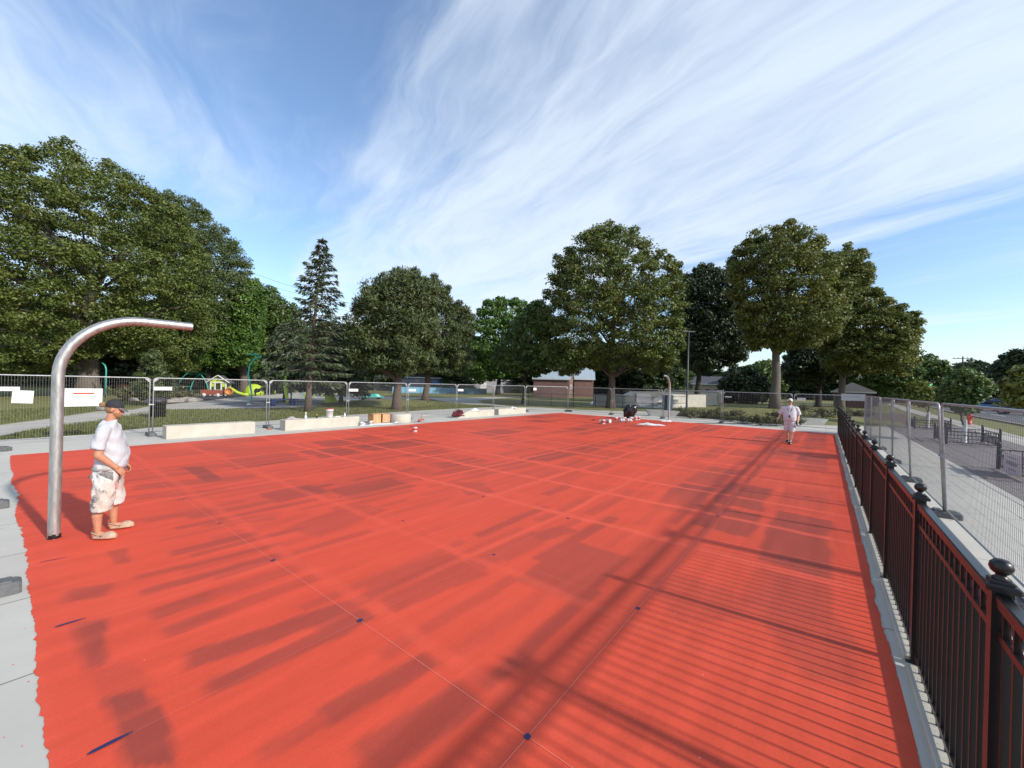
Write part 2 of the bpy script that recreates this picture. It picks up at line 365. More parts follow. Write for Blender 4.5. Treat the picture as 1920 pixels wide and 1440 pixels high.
sheet('splash_pad', [G(*p) for p in [(395, 758), (455, 752), (540, 748), (620, 745), (700, 747), (740, 748), (735, 751), (640, 756), (560, 760), (470, 762.5)]], -.014, 'splash')
sheet('play_surface', [G(*p) for p in [(285, 752), (322, 744), (420, 740), (540, 733), (548, 736), (448, 744), (386, 751), (320, 757)]], -.012, 'rubber')
mulch = [(1258, 774), (1340, 776.5), (1420, 777), (1500, 777), (1560, 776), (1632, 775), (1700, 775), (1718, 786), (1700, 797), (1662, 796), (1632, 793), (1553, 792.5), (1452, 791), (1377, 788.8), (1300, 783.8), (1255, 779.5)]
mb = MB(); mp_ = [G(*p) for p in mulch]; mb.add([(x, y, gh(x, y)+.012 if i < 8 else .005) for i, (x, y) in enumerate(mp_)], [tuple(range(len(mp_)))]); struct(mb.build('mulch_bed', 'mulch'))
sheetst('brick_paving', [(-14, -4.68), (37, -4.68), (40, -9.0), (31, -8.6), (11, -8.0), (-14, -7.6)], .003, 'pavers')
sheetst('sidewalk', [(-14, -7.6), (11, -8.0), (31, -8.6), (40, -9.0), (70, -9.6), (130, -13), (130, -14.2), (70, -11.2), (40, -10.4), (31, -9.9), (11, -9.4), (-14, -9.2)], -.003, 'plaza')
sheetst('road', [(-40, -11.2), (70, -14.2), (400, -40), (400, -60), (140, -34), (70, -22.5), (-40, -21.5)], -.022, 'asphalt')
for i, (a, b2) in enumerate((((44, -16.6), (62, -17.3)), ((26, -16.2), (38, -16.5)), ((68, -17.6), (84, -18.6)), ((92, -19.4), (110, -21.0)), ((50, -14.0), (66, -14.6)))):
    sheetst('road_marking', [(a[0], a[1]-.08), (b2[0], b2[1]-.08), (b2[0], b2[1]+.08), (a[0], a[1]+.08)], -.018, 'paper')
kb = MB(); kb.add([(s, t+dt, z) for s, t in ((-40, -11.05), (70, -14.05), (200, -24)) for dt, z in ((-.15, -.022), (-.15, .10), (0, .10), (0, -.03))],
                  [(a+i, a+i+4, a+(i+1) % 4+4, a+(i+1) % 4) for a in (0, 4) for i in range(3)]); struct(kb.build('road_kerb', 'plaza', loc=(O0[0], O0[1], 0), rz=RZ))

scuff = MB(); rs_ = random.Random(12)
for k in range(150):
    if k < 60: s, t = rs_.uniform(-3.4, -1.95), rs_.uniform(-1.5, 15)
    elif k < 110: s, t = rs_.uniform(0, 24), rs_.uniform(-4.5, -2.5)
    else: s, t = rs_.uniform(0, 24), rs_.uniform(14.9, 18.5)
    a = rs_.gauss(0, .5) + (math.pi/2 if rs_.random() < .3 else 0); L_ = rs_.uniform(.02, .16); w_ = rs_.uniform(.002, .008); dx, dy = math.cos(a), math.sin(a)
    pts = [(s+dx*L_*u-dy*w_*q+rs_.gauss(0, w_*.6), t+dy*L_*u+dx*w_*q+rs_.gauss(0, w_*.6), .0035) for u, q in ((0, 0), (.3, 1), (.7, .8), (1, 0), (.6, -.8), (.25, -1))]
    scuff.add(pts, [tuple(reversed(range(6)))])
dr = MB()
for k in range(130):
    side = rs_.random() < .6
    s, t = (-1.83-abs(rs_.gauss(0, .10)), rs_.uniform(-1.5, 14.5)) if side else (rs_.uniform(-1.8, 24), 14.72+abs(rs_.gauss(0, .08)))
    r0 = rs_.uniform(.002, .006); dr.add([(s+r0*math.cos(a)*(1+.3*math.sin(a*2+k)), t+r0*math.sin(a), .0038) for a in [2*math.pi*i/8 for i in range(8)]], [tuple(range(8))])
struct(dr.build('paint_drips', 'redink', loc=(O0[0], O0[1], 0), rz=RZ))
struct(scuff.build('pavement_scuffs', 'asphalt', loc=(O0[0], O0[1], 0), rz=RZ))
# ------------------------------------------------------------ court
S0, S1, T0, T1 = -1.785, 24.62, -1.855, 14.70
st_ = .04
sg = np.arange(S0, S1+.001, st_); tg = np.arange(T0, T1+.001, st_)
SS, TT = np.meshgrid(sg, tg)
rng = np.random.default_rng(5)
def wob(a, amp, fr, ph): return amp*(np.sin(a*fr+ph) + .6*np.sin(a*fr*2.7+ph*2.1) + .35*np.sin(a*fr*6.1+ph*.7))
def sm(x): x = np.clip(x, 0, 1); return x*x*(3-2*x)
def softrect(s0, s1, t0, t1, e=.10, amp=.03, ph=0.):
    a = SS + wob(TT, amp, 3.1, ph); b_ = TT + wob(SS, amp, 1.7, ph+2)
    return sm((a-s0)/e)*sm((s1-a)/e)*sm((b_-t0)/e)*sm((t1-b_)/e)
DK = np.zeros_like(SS); BR = np.zeros_like(SS)
def setmax(A, m, lo, v): np.maximum(A, m*v, out=A)
t = 1.2
while t < 14.3:                                    # rolled-on strips laid along the court
    wd = rng.uniform(1.2, 1.9); s = rng.uniform(-2.5, 3.0) + (2.0 if t < 8 else 0)
    while s < 24.2:
        ln = rng.uniform(1.5, 3.4); v_ = rng.choice([.12, .28, .40, .52, .66, .95], p=[.12, .22, .24, .20, .14, .08])
        i0, i1 = max(0, int((t-.3-T0)/st_)), min(len(tg), int((t+wd+.3-T0)/st_)); j0, j1 = max(0, int((s-.3-S0)/st_)), min(len(sg), int((s+ln+.3-S0)/st_))
        if j1 > j0 and i1 > i0:
            a = SS[i0:i1, j0:j1]; b_ = TT[i0:i1, j0:j1]; ph = rng.uniform(0, 6)
            aa = a + wob(b_, .05, 2.9, ph); bb = b_ + wob(a, .03, 1.5, ph)
            m_ = sm((aa-s)/.12)*sm((s+ln-.14-aa)/.12)*sm((bb-t)/.07)*sm((t+wd-.12-bb)/.07)
            streak = .78 + .22*np.sin(bb*2*math.pi/.42+ph)
            DK[i0:i1, j0:j1] = np.maximum(DK[i0:i1, j0:j1], m_*v_*streak)
            if rng.random() < .35:
                for q in range(rng.integers(1, 4)):
                    tq = t + rng.uniform(.1, wd-.3)
                    m3 = sm((aa-s-rng.uniform(0, .5))/.2)*sm((s+ln-rng.uniform(0, .6)-aa)/.2)*sm((bb-tq)/.05)*sm((tq+.22-bb)/.05)
                    DK[i0:i1, j0:j1] = np.maximum(DK[i0:i1, j0:j1], m3*min(1.1, v_+.35))
        s += ln
    t += wd
t = -1.55
for (t0, t1) in ((-1.55, -.65), (-.6, .35), (.3, 1.2)):  # strip by the fence
    s = rng.uniform(2, 3.5)
    while s < 24.2:
        ln = rng.uniform(1.2, 3.0); m_ = softrect(s, s+ln-.1, t0, t1-.05, .09, .03, rng.uniform(0, 6))
        setmax(DK, m_, 0, rng.choice([.0, .25, .5, .8])); s += ln
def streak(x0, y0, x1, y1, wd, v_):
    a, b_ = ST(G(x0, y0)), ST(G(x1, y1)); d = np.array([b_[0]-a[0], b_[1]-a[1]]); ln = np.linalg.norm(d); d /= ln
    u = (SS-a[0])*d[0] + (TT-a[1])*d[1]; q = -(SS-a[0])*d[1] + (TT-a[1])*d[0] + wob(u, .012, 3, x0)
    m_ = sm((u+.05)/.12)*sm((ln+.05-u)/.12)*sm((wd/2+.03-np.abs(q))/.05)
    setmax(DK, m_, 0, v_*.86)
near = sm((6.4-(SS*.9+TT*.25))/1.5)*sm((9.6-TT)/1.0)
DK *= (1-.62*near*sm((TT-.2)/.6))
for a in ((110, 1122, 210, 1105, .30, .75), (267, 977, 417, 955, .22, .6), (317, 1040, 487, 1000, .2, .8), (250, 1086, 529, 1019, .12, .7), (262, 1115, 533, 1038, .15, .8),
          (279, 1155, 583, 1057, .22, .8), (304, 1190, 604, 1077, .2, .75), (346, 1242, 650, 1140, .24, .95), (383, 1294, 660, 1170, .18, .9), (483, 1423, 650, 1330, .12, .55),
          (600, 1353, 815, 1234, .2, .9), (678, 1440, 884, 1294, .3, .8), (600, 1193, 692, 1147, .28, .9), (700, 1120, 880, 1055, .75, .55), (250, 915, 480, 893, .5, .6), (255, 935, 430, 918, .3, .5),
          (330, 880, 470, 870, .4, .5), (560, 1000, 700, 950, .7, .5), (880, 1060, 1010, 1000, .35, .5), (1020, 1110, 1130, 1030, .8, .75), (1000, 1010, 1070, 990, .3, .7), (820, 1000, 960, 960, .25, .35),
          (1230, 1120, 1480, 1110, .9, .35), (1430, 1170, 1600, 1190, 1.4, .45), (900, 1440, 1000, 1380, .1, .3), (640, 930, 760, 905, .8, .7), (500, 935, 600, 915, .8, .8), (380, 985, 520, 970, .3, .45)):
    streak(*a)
for k in range(26):                                # rows of short roller strips on the near half
    t0 = .35 + k*.40 + rng.uniform(-.05, .05); s0_ = -1.2 + .25*(k % 3) + rng.uniform(0, .6) + max(0, 2.0-t0)*.6
    for q in range(3):
        ln = rng.uniform(1.2, 2.3)
        setmax(DK, softrect(s0_, s0_+ln, t0, t0+rng.uniform(.20, .30), .07, .012, rng.uniform(0, 6)), 0, rng.choice([0, .25, .4, .6], p=[.2, .35, .3, .15])*(1 if t0 < 9 else .5)); s0_ += ln+rng.uniform(.15, .5)
for k in range(34):                                # broad overlapping laps, faint
    s0_, t0 = rng.uniform(-1, 22), rng.uniform(-1.2, 13); a_ = softrect(s0_, s0_+rng.uniform(1.5, 4.5), t0, t0+rng.uniform(.5, 1.7), .16, .05, rng.uniform(0, 6)); DK = np.clip(DK + a_*rng.choice([-.28, .22]), 0, 1.1)
def quadpatch(px, v_, e=.05):
    P = [ST(G(*p)) for p in px]; m_ = np.ones_like(SS); cx = sum(p[0] for p in P)/len(P); cy = sum(p[1] for p in P)/len(P)
    for i in range(len(P)):
        a, b_ = P[i], P[(i+1) % len(P)]; nx_, ny_ = -(b_[1]-a[1]), (b_[0]-a[0]); l_ = math.hypot(nx_, ny_); nx_ /= l_; ny_ /= l_
        sgn = 1 if (cx-a[0])*nx_+(cy-a[1])*ny_ > 0 else -1
        d = sgn*((SS-a[0])*nx_+(TT-a[1])*ny_) + wob(SS+TT, .008, 9, v_*9+i)
        m_ = m_*sm(d/e+.5)
    setmax(DK, m_, 0, v_)
quadpatch([(187, 1310), (267, 1292), (308, 1332), (335, 1440), (232, 1440), (215, 1385)], 1.0)
quadpatch([(125, 1173), (200, 1159), (198, 1246), (158, 1259)], .85)
quadpatch([(200, 1035), (238, 1028), (247, 1055), (214, 1060)], .6)
quadpatch([(158, 1265), (245, 1240), (300, 1290), (190, 1315)], .3)
quadpatch([(343, 877), (380, 875), (420, 900), (385, 905)], .95)
quadpatch([(850, 905), (905, 905), (930, 925), (875, 930)], .5)
bands = np.zeros_like(SS)
for k in range(-1, 9): bands = np.maximum(bands, .7*sm((.07-np.abs(TT-k*1.825-.2*math.sin(k*1.9)+wob(SS, .025, 1.1, k+3)))/.05))                          # brighter overlap bands
for k in range(0, 15):
    p = -1.825 + 1.825*k
    bands = np.maximum(bands, .8*sm((.10-np.abs(SS-p-.25*math.sin(k*2.3)+wob(TT, .02, 1.9, k)))/.07))
bands *= .35 + .65*sm((SS-1)/4)
BR = bands.copy()
DK = np.clip(DK - bands*.75, 0, 1.15)
blot = np.zeros_like(SS)
for k in range(9): blot += wob(SS*math.cos(k*1.3)+TT*math.sin(k*1.3), .35/(1+k*.3), .35+.23*k, k*1.7)
blot = (blot-blot.min())/(blot.max()-blot.min())
edge = np.minimum(np.minimum(SS-S0, S1-SS), np.minimum(TT-T0, T1-TT)); DK *= sm((edge-.12)/.15)
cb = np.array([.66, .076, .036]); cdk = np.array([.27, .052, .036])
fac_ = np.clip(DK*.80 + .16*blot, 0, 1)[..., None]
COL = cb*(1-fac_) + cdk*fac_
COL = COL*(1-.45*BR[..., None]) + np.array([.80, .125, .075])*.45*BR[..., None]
COL = COL*(1.0+.05*(blot[..., None]-.5))
Z4 = np.full_like(SS, .005)
SSj, TTj = SS.copy(), TT.copy()
def jag(a, s_):
    n = np.convolve(rng.normal(0, 1, len(a)+16), np.ones(5)/5, 'same')[8:-8]; m_ = np.convolve(rng.normal(0, 1, len(a)+80), np.ones(25)/25, 'same')[40:-40]
    return .022*np.sin(a*1.7+s_)*np.sin(a*.6) + m_*.045 + n*.014*np.clip(.5+m_*4, .1, 1.6) + rng.normal(0, .004, a.shape)
SSj[:, 0] += jag(tg, 1)*1.15; TTj[0, :] += jag(sg, 2)*.5; SSj[:, -1] += jag(tg, 3)*.5; TTj[-1, :] += jag(sg, 4)*.3
# the paint's left rim wavers: shift the outermost rows together
for j in range(1, 4): SSj[:, j] += (SSj[:, 0]-SS[:, 0])*(1-j/4)*.9
V = np.stack([SSj, TTj, Z4], -1).reshape(-1, 3); nx, ny = len(sg), len(tg)
ii = (np.arange(ny-1)[:, None]*nx + np.arange(nx-1)[None]).ravel()
mcourt = bpy.data.materials.new('red_acrylic_court_paint'); mcourt.use_nodes = True; t_ = mcourt.node_tree; b_ = t_.nodes['Principled BSDF']
at_ = t_.nodes.new('ShaderNodeAttribute'); at_.attribute_name = 'paint'
tcn = t_.nodes.new('ShaderNodeTexCoord'); n_ = t_.nodes.new('ShaderNodeTexNoise'); n_.inputs['Scale'].default_value = 2.2; n_.inputs['Detail'].default_value = 12; n_.inputs['Roughness'].default_value = .68
mpp = t_.nodes.new('ShaderNodeMapping'); mpp.inputs['Scale'].default_value = (.6, 1.6, 1); t_.links.new(tcn.outputs['Object'], mpp.inputs[0]); t_.links.new(mpp.outputs[0], n_.inputs['Vector'])
r_ = t_.nodes.new('ShaderNodeMapRange'); r_.inputs[1].default_value = .25; r_.inputs[2].default_value = .75; r_.inputs[3].default_value = .92; r_.inputs[4].default_value = 1.07; t_.links.new(n_.outputs[0], r_.inputs[0])
vv = t_.nodes.new('ShaderNodeVectorMath'); vv.operation = 'SCALE'; t_.links.new(at_.outputs['Color'], vv.inputs[0]); t_.links.new(r_.outputs[0], vv.inputs['Scale'])
n5 = t_.nodes.new('ShaderNodeTexNoise'); n5.inputs['Scale'].default_value = 130; n5.inputs['Detail'].default_value = 3; t_.links.new(tcn.outputs['Object'], n5.inputs['Vector'])
r5 = t_.nodes.new('ShaderNodeMapRange'); r5.inputs[1].default_value = .3; r5.inputs[2].default_value = .7; r5.inputs[3].default_value = .93; r5.inputs[4].default_value = 1.07; t_.links.new(n5.outputs[0], r5.inputs[0])
v5 = t_.nodes.new('ShaderNodeVectorMath'); v5.operation = 'SCALE'; t_.links.new(vv.outputs[0], v5.inputs[0]); t_.links.new(r5.outputs[0], v5.inputs['Scale']); vv = v5
mpa = t_.nodes.new('ShaderNodeMapping'); mpa.inputs['Scale'].default_value = (.35, 4.4, 1); t_.links.new(tcn.outputs['Object'], mpa.inputs[0])
n6 = t_.nodes.new('ShaderNodeTexNoise'); n6.inputs['Scale'].default_value = 1.3; n6.inputs['Detail'].default_value = 5; n6.inputs['Roughness'].default_value = .6; n6.inputs['Distortion'].default_value = .3; t_.links.new(mpa.outputs[0], n6.inputs['Vector'])
r6 = t_.nodes.new('ShaderNodeMapRange'); r6.inputs[1].default_value = .36; r6.inputs[2].default_value = .64; r6.inputs[3].default_value = .93; r6.inputs[4].default_value = 1.04; t_.links.new(n6.outputs[0], r6.inputs[0])
v6 = t_.nodes.new('ShaderNodeVectorMath'); v6.operation = 'SCALE'; t_.links.new(vv.outputs[0], v6.inputs[0]); t_.links.new(r6.outputs[0], v6.inputs['Scale'])
vo_ = t_.nodes.new('ShaderNodeTexVoronoi'); vo_.inputs['Scale'].default_value = 5.5; t_.links.new(tcn.outputs['Object'], vo_.inputs['Vector'])
lt_ = t_.nodes.new('ShaderNodeMath'); lt_.operation = 'LESS_THAN'; lt_.inputs[1].default_value = .028; t_.links.new(vo_.outputs['Distance'], lt_.inputs[0])
sp_ = t_.nodes.new('ShaderNodeSeparateColor'); t_.links.new(vo_.outputs['Color'], sp_.inputs[0])
gt_ = t_.nodes.new('ShaderNodeMath'); gt_.operation = 'GREATER_THAN'; gt_.inputs[1].default_value = .80; t_.links.new(sp_.outputs[0], gt_.inputs[0])
an_ = t_.nodes.new('ShaderNodeMath'); an_.operation = 'MULTIPLY'; t_.links.new(lt_.outputs[0], an_.inputs[0]); t_.links.new(gt_.outputs[0], an_.inputs[1])
cc_ = t_.nodes.new('ShaderNodeMix'); cc_.data_type = 'RGBA'; t_.links.new(an_.outputs[0], cc_.inputs[0]); t_.links.new(v6.outputs[0], cc_.inputs[6]); cc_.inputs[7].default_value = (.55, .30, .26, 1)
class _o: pass
vv = _o(); vv.outputs = [cc_.outputs[2]]
t_.links.new(vv.outputs[0], b_.inputs['Base Color']); b_.inputs['Roughness'].default_value = .60; b_.inputs['Specular IOR Level'].default_value = .22
n2_ = t_.nodes.new('ShaderNodeTexNoise'); n2_.inputs['Scale'].default_value = 160; n2_.inputs['Detail'].default_value = 3; t_.links.new(tcn.outputs['Object'], n2_.inputs['Vector'])
bp_ = t_.nodes.new('ShaderNodeBump'); bp_.inputs['Strength'].default_value = .35; bp_.inputs['Distance'].default_value = .004; t_.links.new(n2_.outputs[0], bp_.inputs['Height']); t_.links.new(bp_.outputs[0], b_.inputs['Normal'])
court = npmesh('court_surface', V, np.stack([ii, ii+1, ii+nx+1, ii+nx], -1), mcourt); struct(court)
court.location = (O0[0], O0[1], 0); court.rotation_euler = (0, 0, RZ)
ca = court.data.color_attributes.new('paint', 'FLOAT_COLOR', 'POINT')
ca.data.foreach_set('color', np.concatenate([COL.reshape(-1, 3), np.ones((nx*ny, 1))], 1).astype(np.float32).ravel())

def stobj(mb, name, m, parent=None): return mb.build(name, m, parent, loc=(O0[0], O0[1], 0) if parent is None else (0, 0, 0), rz=RZ if parent is None else 0)
mb = MB(); GS = 1.825
def line(a, b2, wd, z):
    d = Vector((b2[0]-a[0], b2[1]-a[1])); n = Vector((-d.y, d.x)).normalized()*wd/2
    mb.add([(a[0]+n.x, a[1]+n.y, z), (a[0]-n.x, a[1]-n.y, z), (b2[0]-n.x, b2[1]-n.y, z), (b2[0]+n.x, b2[1]+n.y, z)], [(0, 1, 2, 3)])
line((S0+.05, 0), (S1-.1, 0), .0032, .0092); line((0, T0+.1), (0, T1-.1), .0028, .0094)
for k in (1, 2, 4, 6): line((S0+.05, k*GS), (S1-.1, k*GS), .0012, .0086)
for k in (1, 3, 5, 8, 10): line((k*GS, T0+.05), (k*GS, T1-.1), .0012, .0088)
struct(stobj(mb, 'chalk_line_marking', 'chalk'))
mb = MB()
for i in range(0, 13):
    for j in range(0, 9):
        if (i*7+j*3) % 5 == 4 and i > 0: continue
        r0 = .021*(1+.2*math.sin(i*3+j)); n = 12
        mb.add([(i*GS+r0*1.1*math.cos(k*2*math.pi/n)*(1+.1*math.sin(k*2.1+i)), j*GS+r0*math.sin(k*2*math.pi/n), .0100) for k in range(n)], [tuple(range(n))])
for j, (x0, y0, x1, y1) in enumerate(((102, 1178, 162, 1160), (163, 1418, 250, 1374), (74, 1056, 128, 1045), (46, 980, 82, 975), (35, 930, 62, 927), (30, 896, 55, 893), (18, 871, 40, 869))):
    a, b2 = ST(G(x0, y0)), ST(G(x1, y1)); d = Vector((b2[0]-a[0], b2[1]-a[1])); n = Vector((-d.y, d.x)).normalized(); wv = (.016, .017, .008, .005, .005, .004, .004)[j]
    pts = [Vector(a)+d*u+n*wv*q for u, q in ((0, .3), (.12, .9), (.6, 1), (1, .25), (1, -.25), (.6, -.9), (.12, -.8), (0, -.3))]
    mb.add([(p.x, p.y, .0102) for p in pts], [tuple(reversed(range(8)))])
struct(stobj(mb, 'painted_layout_mark', 'navyp'))

# ------------------------------------------------------------ concrete kerb under the iron fence
kroot = MB(); kroot.prism([(-6, -2.30), (24.9, -2.30), (24.9, -1.86), (-6, -1.86)], 0.0, .010); kb_o = stobj(kroot, 'kerb_base', 'conc2'); struct(kb_o); kb_o.data.materials[0] = M['paving']
PS = [.65 + 1.82*k for k in range(-3, 14)]
kroot = MB()
for a in PS[:-1]: kroot.bbox((a+.91+R.uniform(-.02, .02), -2.005+R.uniform(-.006, .006), .030), (1.70, .185, .050), 0, .008)
struct(stobj(kroot, 'kerb_block', 'conc'))

# ------------------------------------------------------------ iron fence
ft = -1.985
fence = empty('iron_fence', (*W(0, ft), 0), RZ, 'black ornamental iron fence with ball finials running along the right edge of the red court', 'fence')
pb = MB(); pb.box((0, 0, .66), (.064, .064, 1.32)); pb.box((0, 0, .016), (.11, .11, .012))
post0 = pb.build('post', 'iron', fence)
cb_ = MB(); cb_.bbox((0, 0, 1.333), (.104, .104, .026), 0, .008); cb_.bbox((0, 0, 1.353), (.074, .074, .016), 0, .006)
cb_.lathe([(.028, 0), (.030, .006), (.018, .016), (.016, .022), (.024, .028), (.032, .036), (.0375, .052), (.034, .070), (.022, .084), (.004, .089)], (0, 0, 1.359), 20)
cap0 = cb_.build('ball_finial', 'iron', post0)
nb = 15; pn = MB(); x0, x1 = .032, 1.82-.032
pn.box((.91, 0, 1.130), (x1-x0, .030, .030)); pn.box((.91, 0, .105), (x1-x0, .030, .034))
for k in range(nb):
    x = x0 + (x1-x0)*(k+.5)/nb; pn.box((x, 0, .672), (.0155, .026, 1.235))
panel0 = pn.build('picket_panel', 'iron', fence)
rl = MB(); rl.bbox((.91, 0, 1.292), (x1-x0, .048, .026), 0, .006); rl.box((.91, .020, 1.268), (x1-x0, .004, .03)); rl.box((.91, -.020, 1.268), (x1-x0, .004, .03))
rail0 = rl.build('top_rail', 'iron', panel0)
og = MB()
for k in range(nb+1):
    x = x0 + (x1-x0)*k/nb
    if k in (0, nb): continue
    og.tube([(x+.030*math.cos(a), 0, 1.205+.046*math.sin(a)) for a in [2*math.pi*i/12 for i in range(13)]], .0055, 5, False)
orn0 = og.build('ring_ornament', 'iron', panel0)
for i, s in enumerate(PS):
    o = post0 if i == 0 else copy_tree(post0, fence); o.location = (s, 0, 0)
    if i < len(PS)-1:
        o = panel0 if i == 0 else copy_tree(panel0, fence); o.location = (s, 0, 0)

# ------------------------------------------------------------ temporary fence panels
def fence_panel_mesh(Lp, H=1.86):
    f = MB(); r = .019; z0 = .14; z1 = z0+H; x1 = Lp-.05
    c = .10; path = [(.05, 0, .02), (.05, 0, z1-c)] + [(.05+c-c*math.cos(a), 0, z1-c+c*math.sin(a)) for a in (math.pi/6, math.pi/3, math.pi/2)] + \
        [(x1-c+c*math.sin(a), 0, z1-c+c*math.cos(a)) for a in (0, math.pi/6, math.pi/3, math.pi/2)] + [(x1, 0, .02)]
    f.tube(path, r, 8); f.tube([(.05, 0, z0), (x1, 0, z0)], .016, 8)
    for sx, x in ((1, .05), (-1, x1)):
        f.add([(x, -.003, z1-.02), (x+sx*.14, -.003, z1-.02), (x, -.003, z1-.17), (x, .003, z1-.02), (x+sx*.14, .003, z1-.02), (x, .003, z1-.17)], [(0, 1, 2), (5, 4, 3), (0, 3, 4, 1), (1, 4, 5, 2), (2, 5, 3, 0)])
    g = MB(); n = int((x1-.05)/.058); wr = .0019
    for k in range(1, n):
        x = .05+(x1-.05)*k/n; g.tube([(x, 0, z0), (x, 0, z1)], wr, 3, False, False)
    for k in range(1, 13):
        z = z0 + (z1-z0)*k/13; g.tube([(.05, .003, z), (x1, .003, z)], wr, 3, False, False)
    return f, g
_pc = {}
def fence_panel(p0, p1, label, group, lean=0.0, clamp=True):
    Lp = round(math.dist(p0, p1), 2); az = math.atan2(p1[1]-p0[1], p1[0]-p0[0])
    e = empty('temporary_fence_panel', (*p0, .0), az, label, 'fence panel', group)
    e.rotation_euler = (lean, 0, az)
    if Lp not in _pc:
        f, g = fence_panel_mesh(Lp); fo = f.build('frame', 'galv', e); go = g.build('wire_mesh', 'wire', e); _pc[Lp] = (fo, go)
        cm = MB(); cm.box((0, 0, 1.08), (.14, .06, .045)); cm.tube([(0, -.045, 1.08), (0, .045, 1.08)], .012, 6); _pc['c'] = _pc.get('c') or cm.build('clamp', 'galv', e)
        if _pc['c'].parent is not e: c = _pc['c'].copy(); C.objects.link(c); c.parent = e
    else:
        for q in (*_pc[Lp], _pc['c']): c = q.copy(); C.objects.link(c); c.parent = e
    return e
def foot_mb():
    b = MB(); b.bbox((0, 0, .055), (.60, .21, .11), 0, .02)
    for x in (-.17, .17): b.bbox((x, 0, .118), (.14, .15, .02), 0, .006)
    b.box((0, 0, .115), (.09, .19, .03))
    return b
foot0 = [None]
def foot(p, az, label, group='fence feet'):
    if foot0[0] is None: o = foot_mb().build('fence_foot', 'rubberfoot'); foot0[0] = o
    else: o = foot0[0].copy(); C.objects.link(o)
    o.location = (*p, .001); o.rotation_euler = (0, 0, az); return tag(o, label, 'fence foot', group)
# back-left run
BL = [(-2.40, 17.0), (1.28, 17.0), (4.98, 17.02), (8.55, 17.02), (12.1, 17.0), (15.9, 17.0), (19.5, 17.0), (23.28, 17.0), (26.5, 15.0)]
blab = ['wire fence panel at the far left carrying the white sign with the red bar', 'wire fence panel behind the leftmost long concrete block', 'wire fence panel in front of the playground slide and the leaning spruce trunk',
        'wire fence panel behind the cardboard boxes', 'wire fence panel between the round concrete seat and the maroon jacket', 'wire fence panel behind the block with the maroon jacket',
        'narrow looking wire fence panel just left of the young park tree', 'angled wire fence panel at the far corner, in front of the brick building']
for i in range(8): fence_panel(W(*BL[i]), W(*BL[i+1]), blab[i], 'temporary fence panels behind the court', R.uniform(-.01, .01))
flab = [None, 'grey fence foot just left of the leftmost long concrete block', 'grey fence foot between the two long concrete blocks', 'grey fence foot behind the clutter near the cardboard boxes', 'grey fence foot hidden behind the round concrete seat',
        'grey fence foot peeking out left of the maroon jacket', 'dark fence foot between the two short concrete blocks', 'dark fence foot right of the rightmost concrete block', 'dark fence foot at the far corner of the court']
for i in range(1, 9): foot(W(BL[i][0], BL[i][1]-.05), RZ+math.pi/2 + R.uniform(-.1, .1), flab[i])
# far-end run
BR_ = [(26.5, 15.0), (26.5, 11.25), (26.5, 7.45), (26.5, 3.75), (26.5, .03), (26.5, -3.2)]
rlab = ['wire fence panel at the far end in front of the big linden trunk', 'wire fence panel at the far end behind the black bag, before the skate park', 'wire fence panel at the far end behind the black lamp post', 'wire fence panel at the far end before the grassy mound', 'wire fence panel at the far end right of the walking man']
for i in range(5): fence_panel(W(*BR_[i]), W(*BR_[i+1]), rlab[i], 'temporary fence panels at the far end', R.uniform(-.008, .008))
for i, l in ((1, 'fence foot at the far end left of the black bag'), (2, 'fence foot at the far end beside the far basketball pole'), (3, 'fence foot at the far end below the grassy mound'), (4, 'fence foot at the far end behind the walking man')):
    foot(W(*BR_[i]), RZ, l)
# right-hand run, along the sidewalk outside the iron fence
RS = [-2.95, .71, 4.38, 8.28, 11.83, 15.2, 18.86, 22.6, 26.3]
rl2 = ['wire fence panel beside the camera, casting its grid on the near court', 'nearest wire panel beyond the iron fence at the right border', 'large wire fence panel at right before the brick paving', 'wire fence panel with hazy mesh between the two tall grey posts at right',
       'third wire fence panel from the right border along the sidewalk', 'fourth wire fence panel from the right border along the sidewalk', 'fifth wire fence panel from the right border along the sidewalk', 'last wire fence panel of the sidewalk run, meeting the far end run']
for i in range(8): fence_panel(W(RS[i], -3.1), W(RS[i+1], -3.1), rl2[i], 'temporary fence panels along the sidewalk', (-.055, -.03, -.045, -.055, -.03, .0, -.01, 0)[i])
fl2 = ['fence foot on the sidewalk nearest the camera, hidden by the iron fence', 'fence foot on the sidewalk just behind the nearest ball finial', 'fence foot on the sidewalk below the tallest grey post at right', 'fence foot with a light slot on the sidewalk, second beyond the tall post', 'fence foot on the sidewalk, third beyond the tall post', 'fence foot on the sidewalk, fourth beyond the tall post', 'fence foot on the sidewalk, fifth beyond the tall post']
for i, s in enumerate(RS[1:-1]): foot(W(s, -3.0 if i != 1 else -3.03), RZ+math.pi/2, fl2[i])
for (x, y), l in (((-56, 1128), 'grey fence foot on the concrete at the left border, nearest the camera'), ((-42, 958), 'grey fence foot on the concrete at the left border, level with the near pole base'), ((-10, 846), 'grey fence foot at the left border by the far left corner of the court')):
    p = G(x, y); foot(p, RZ + (0 if y > 900 else math.pi*.5+.9), l)
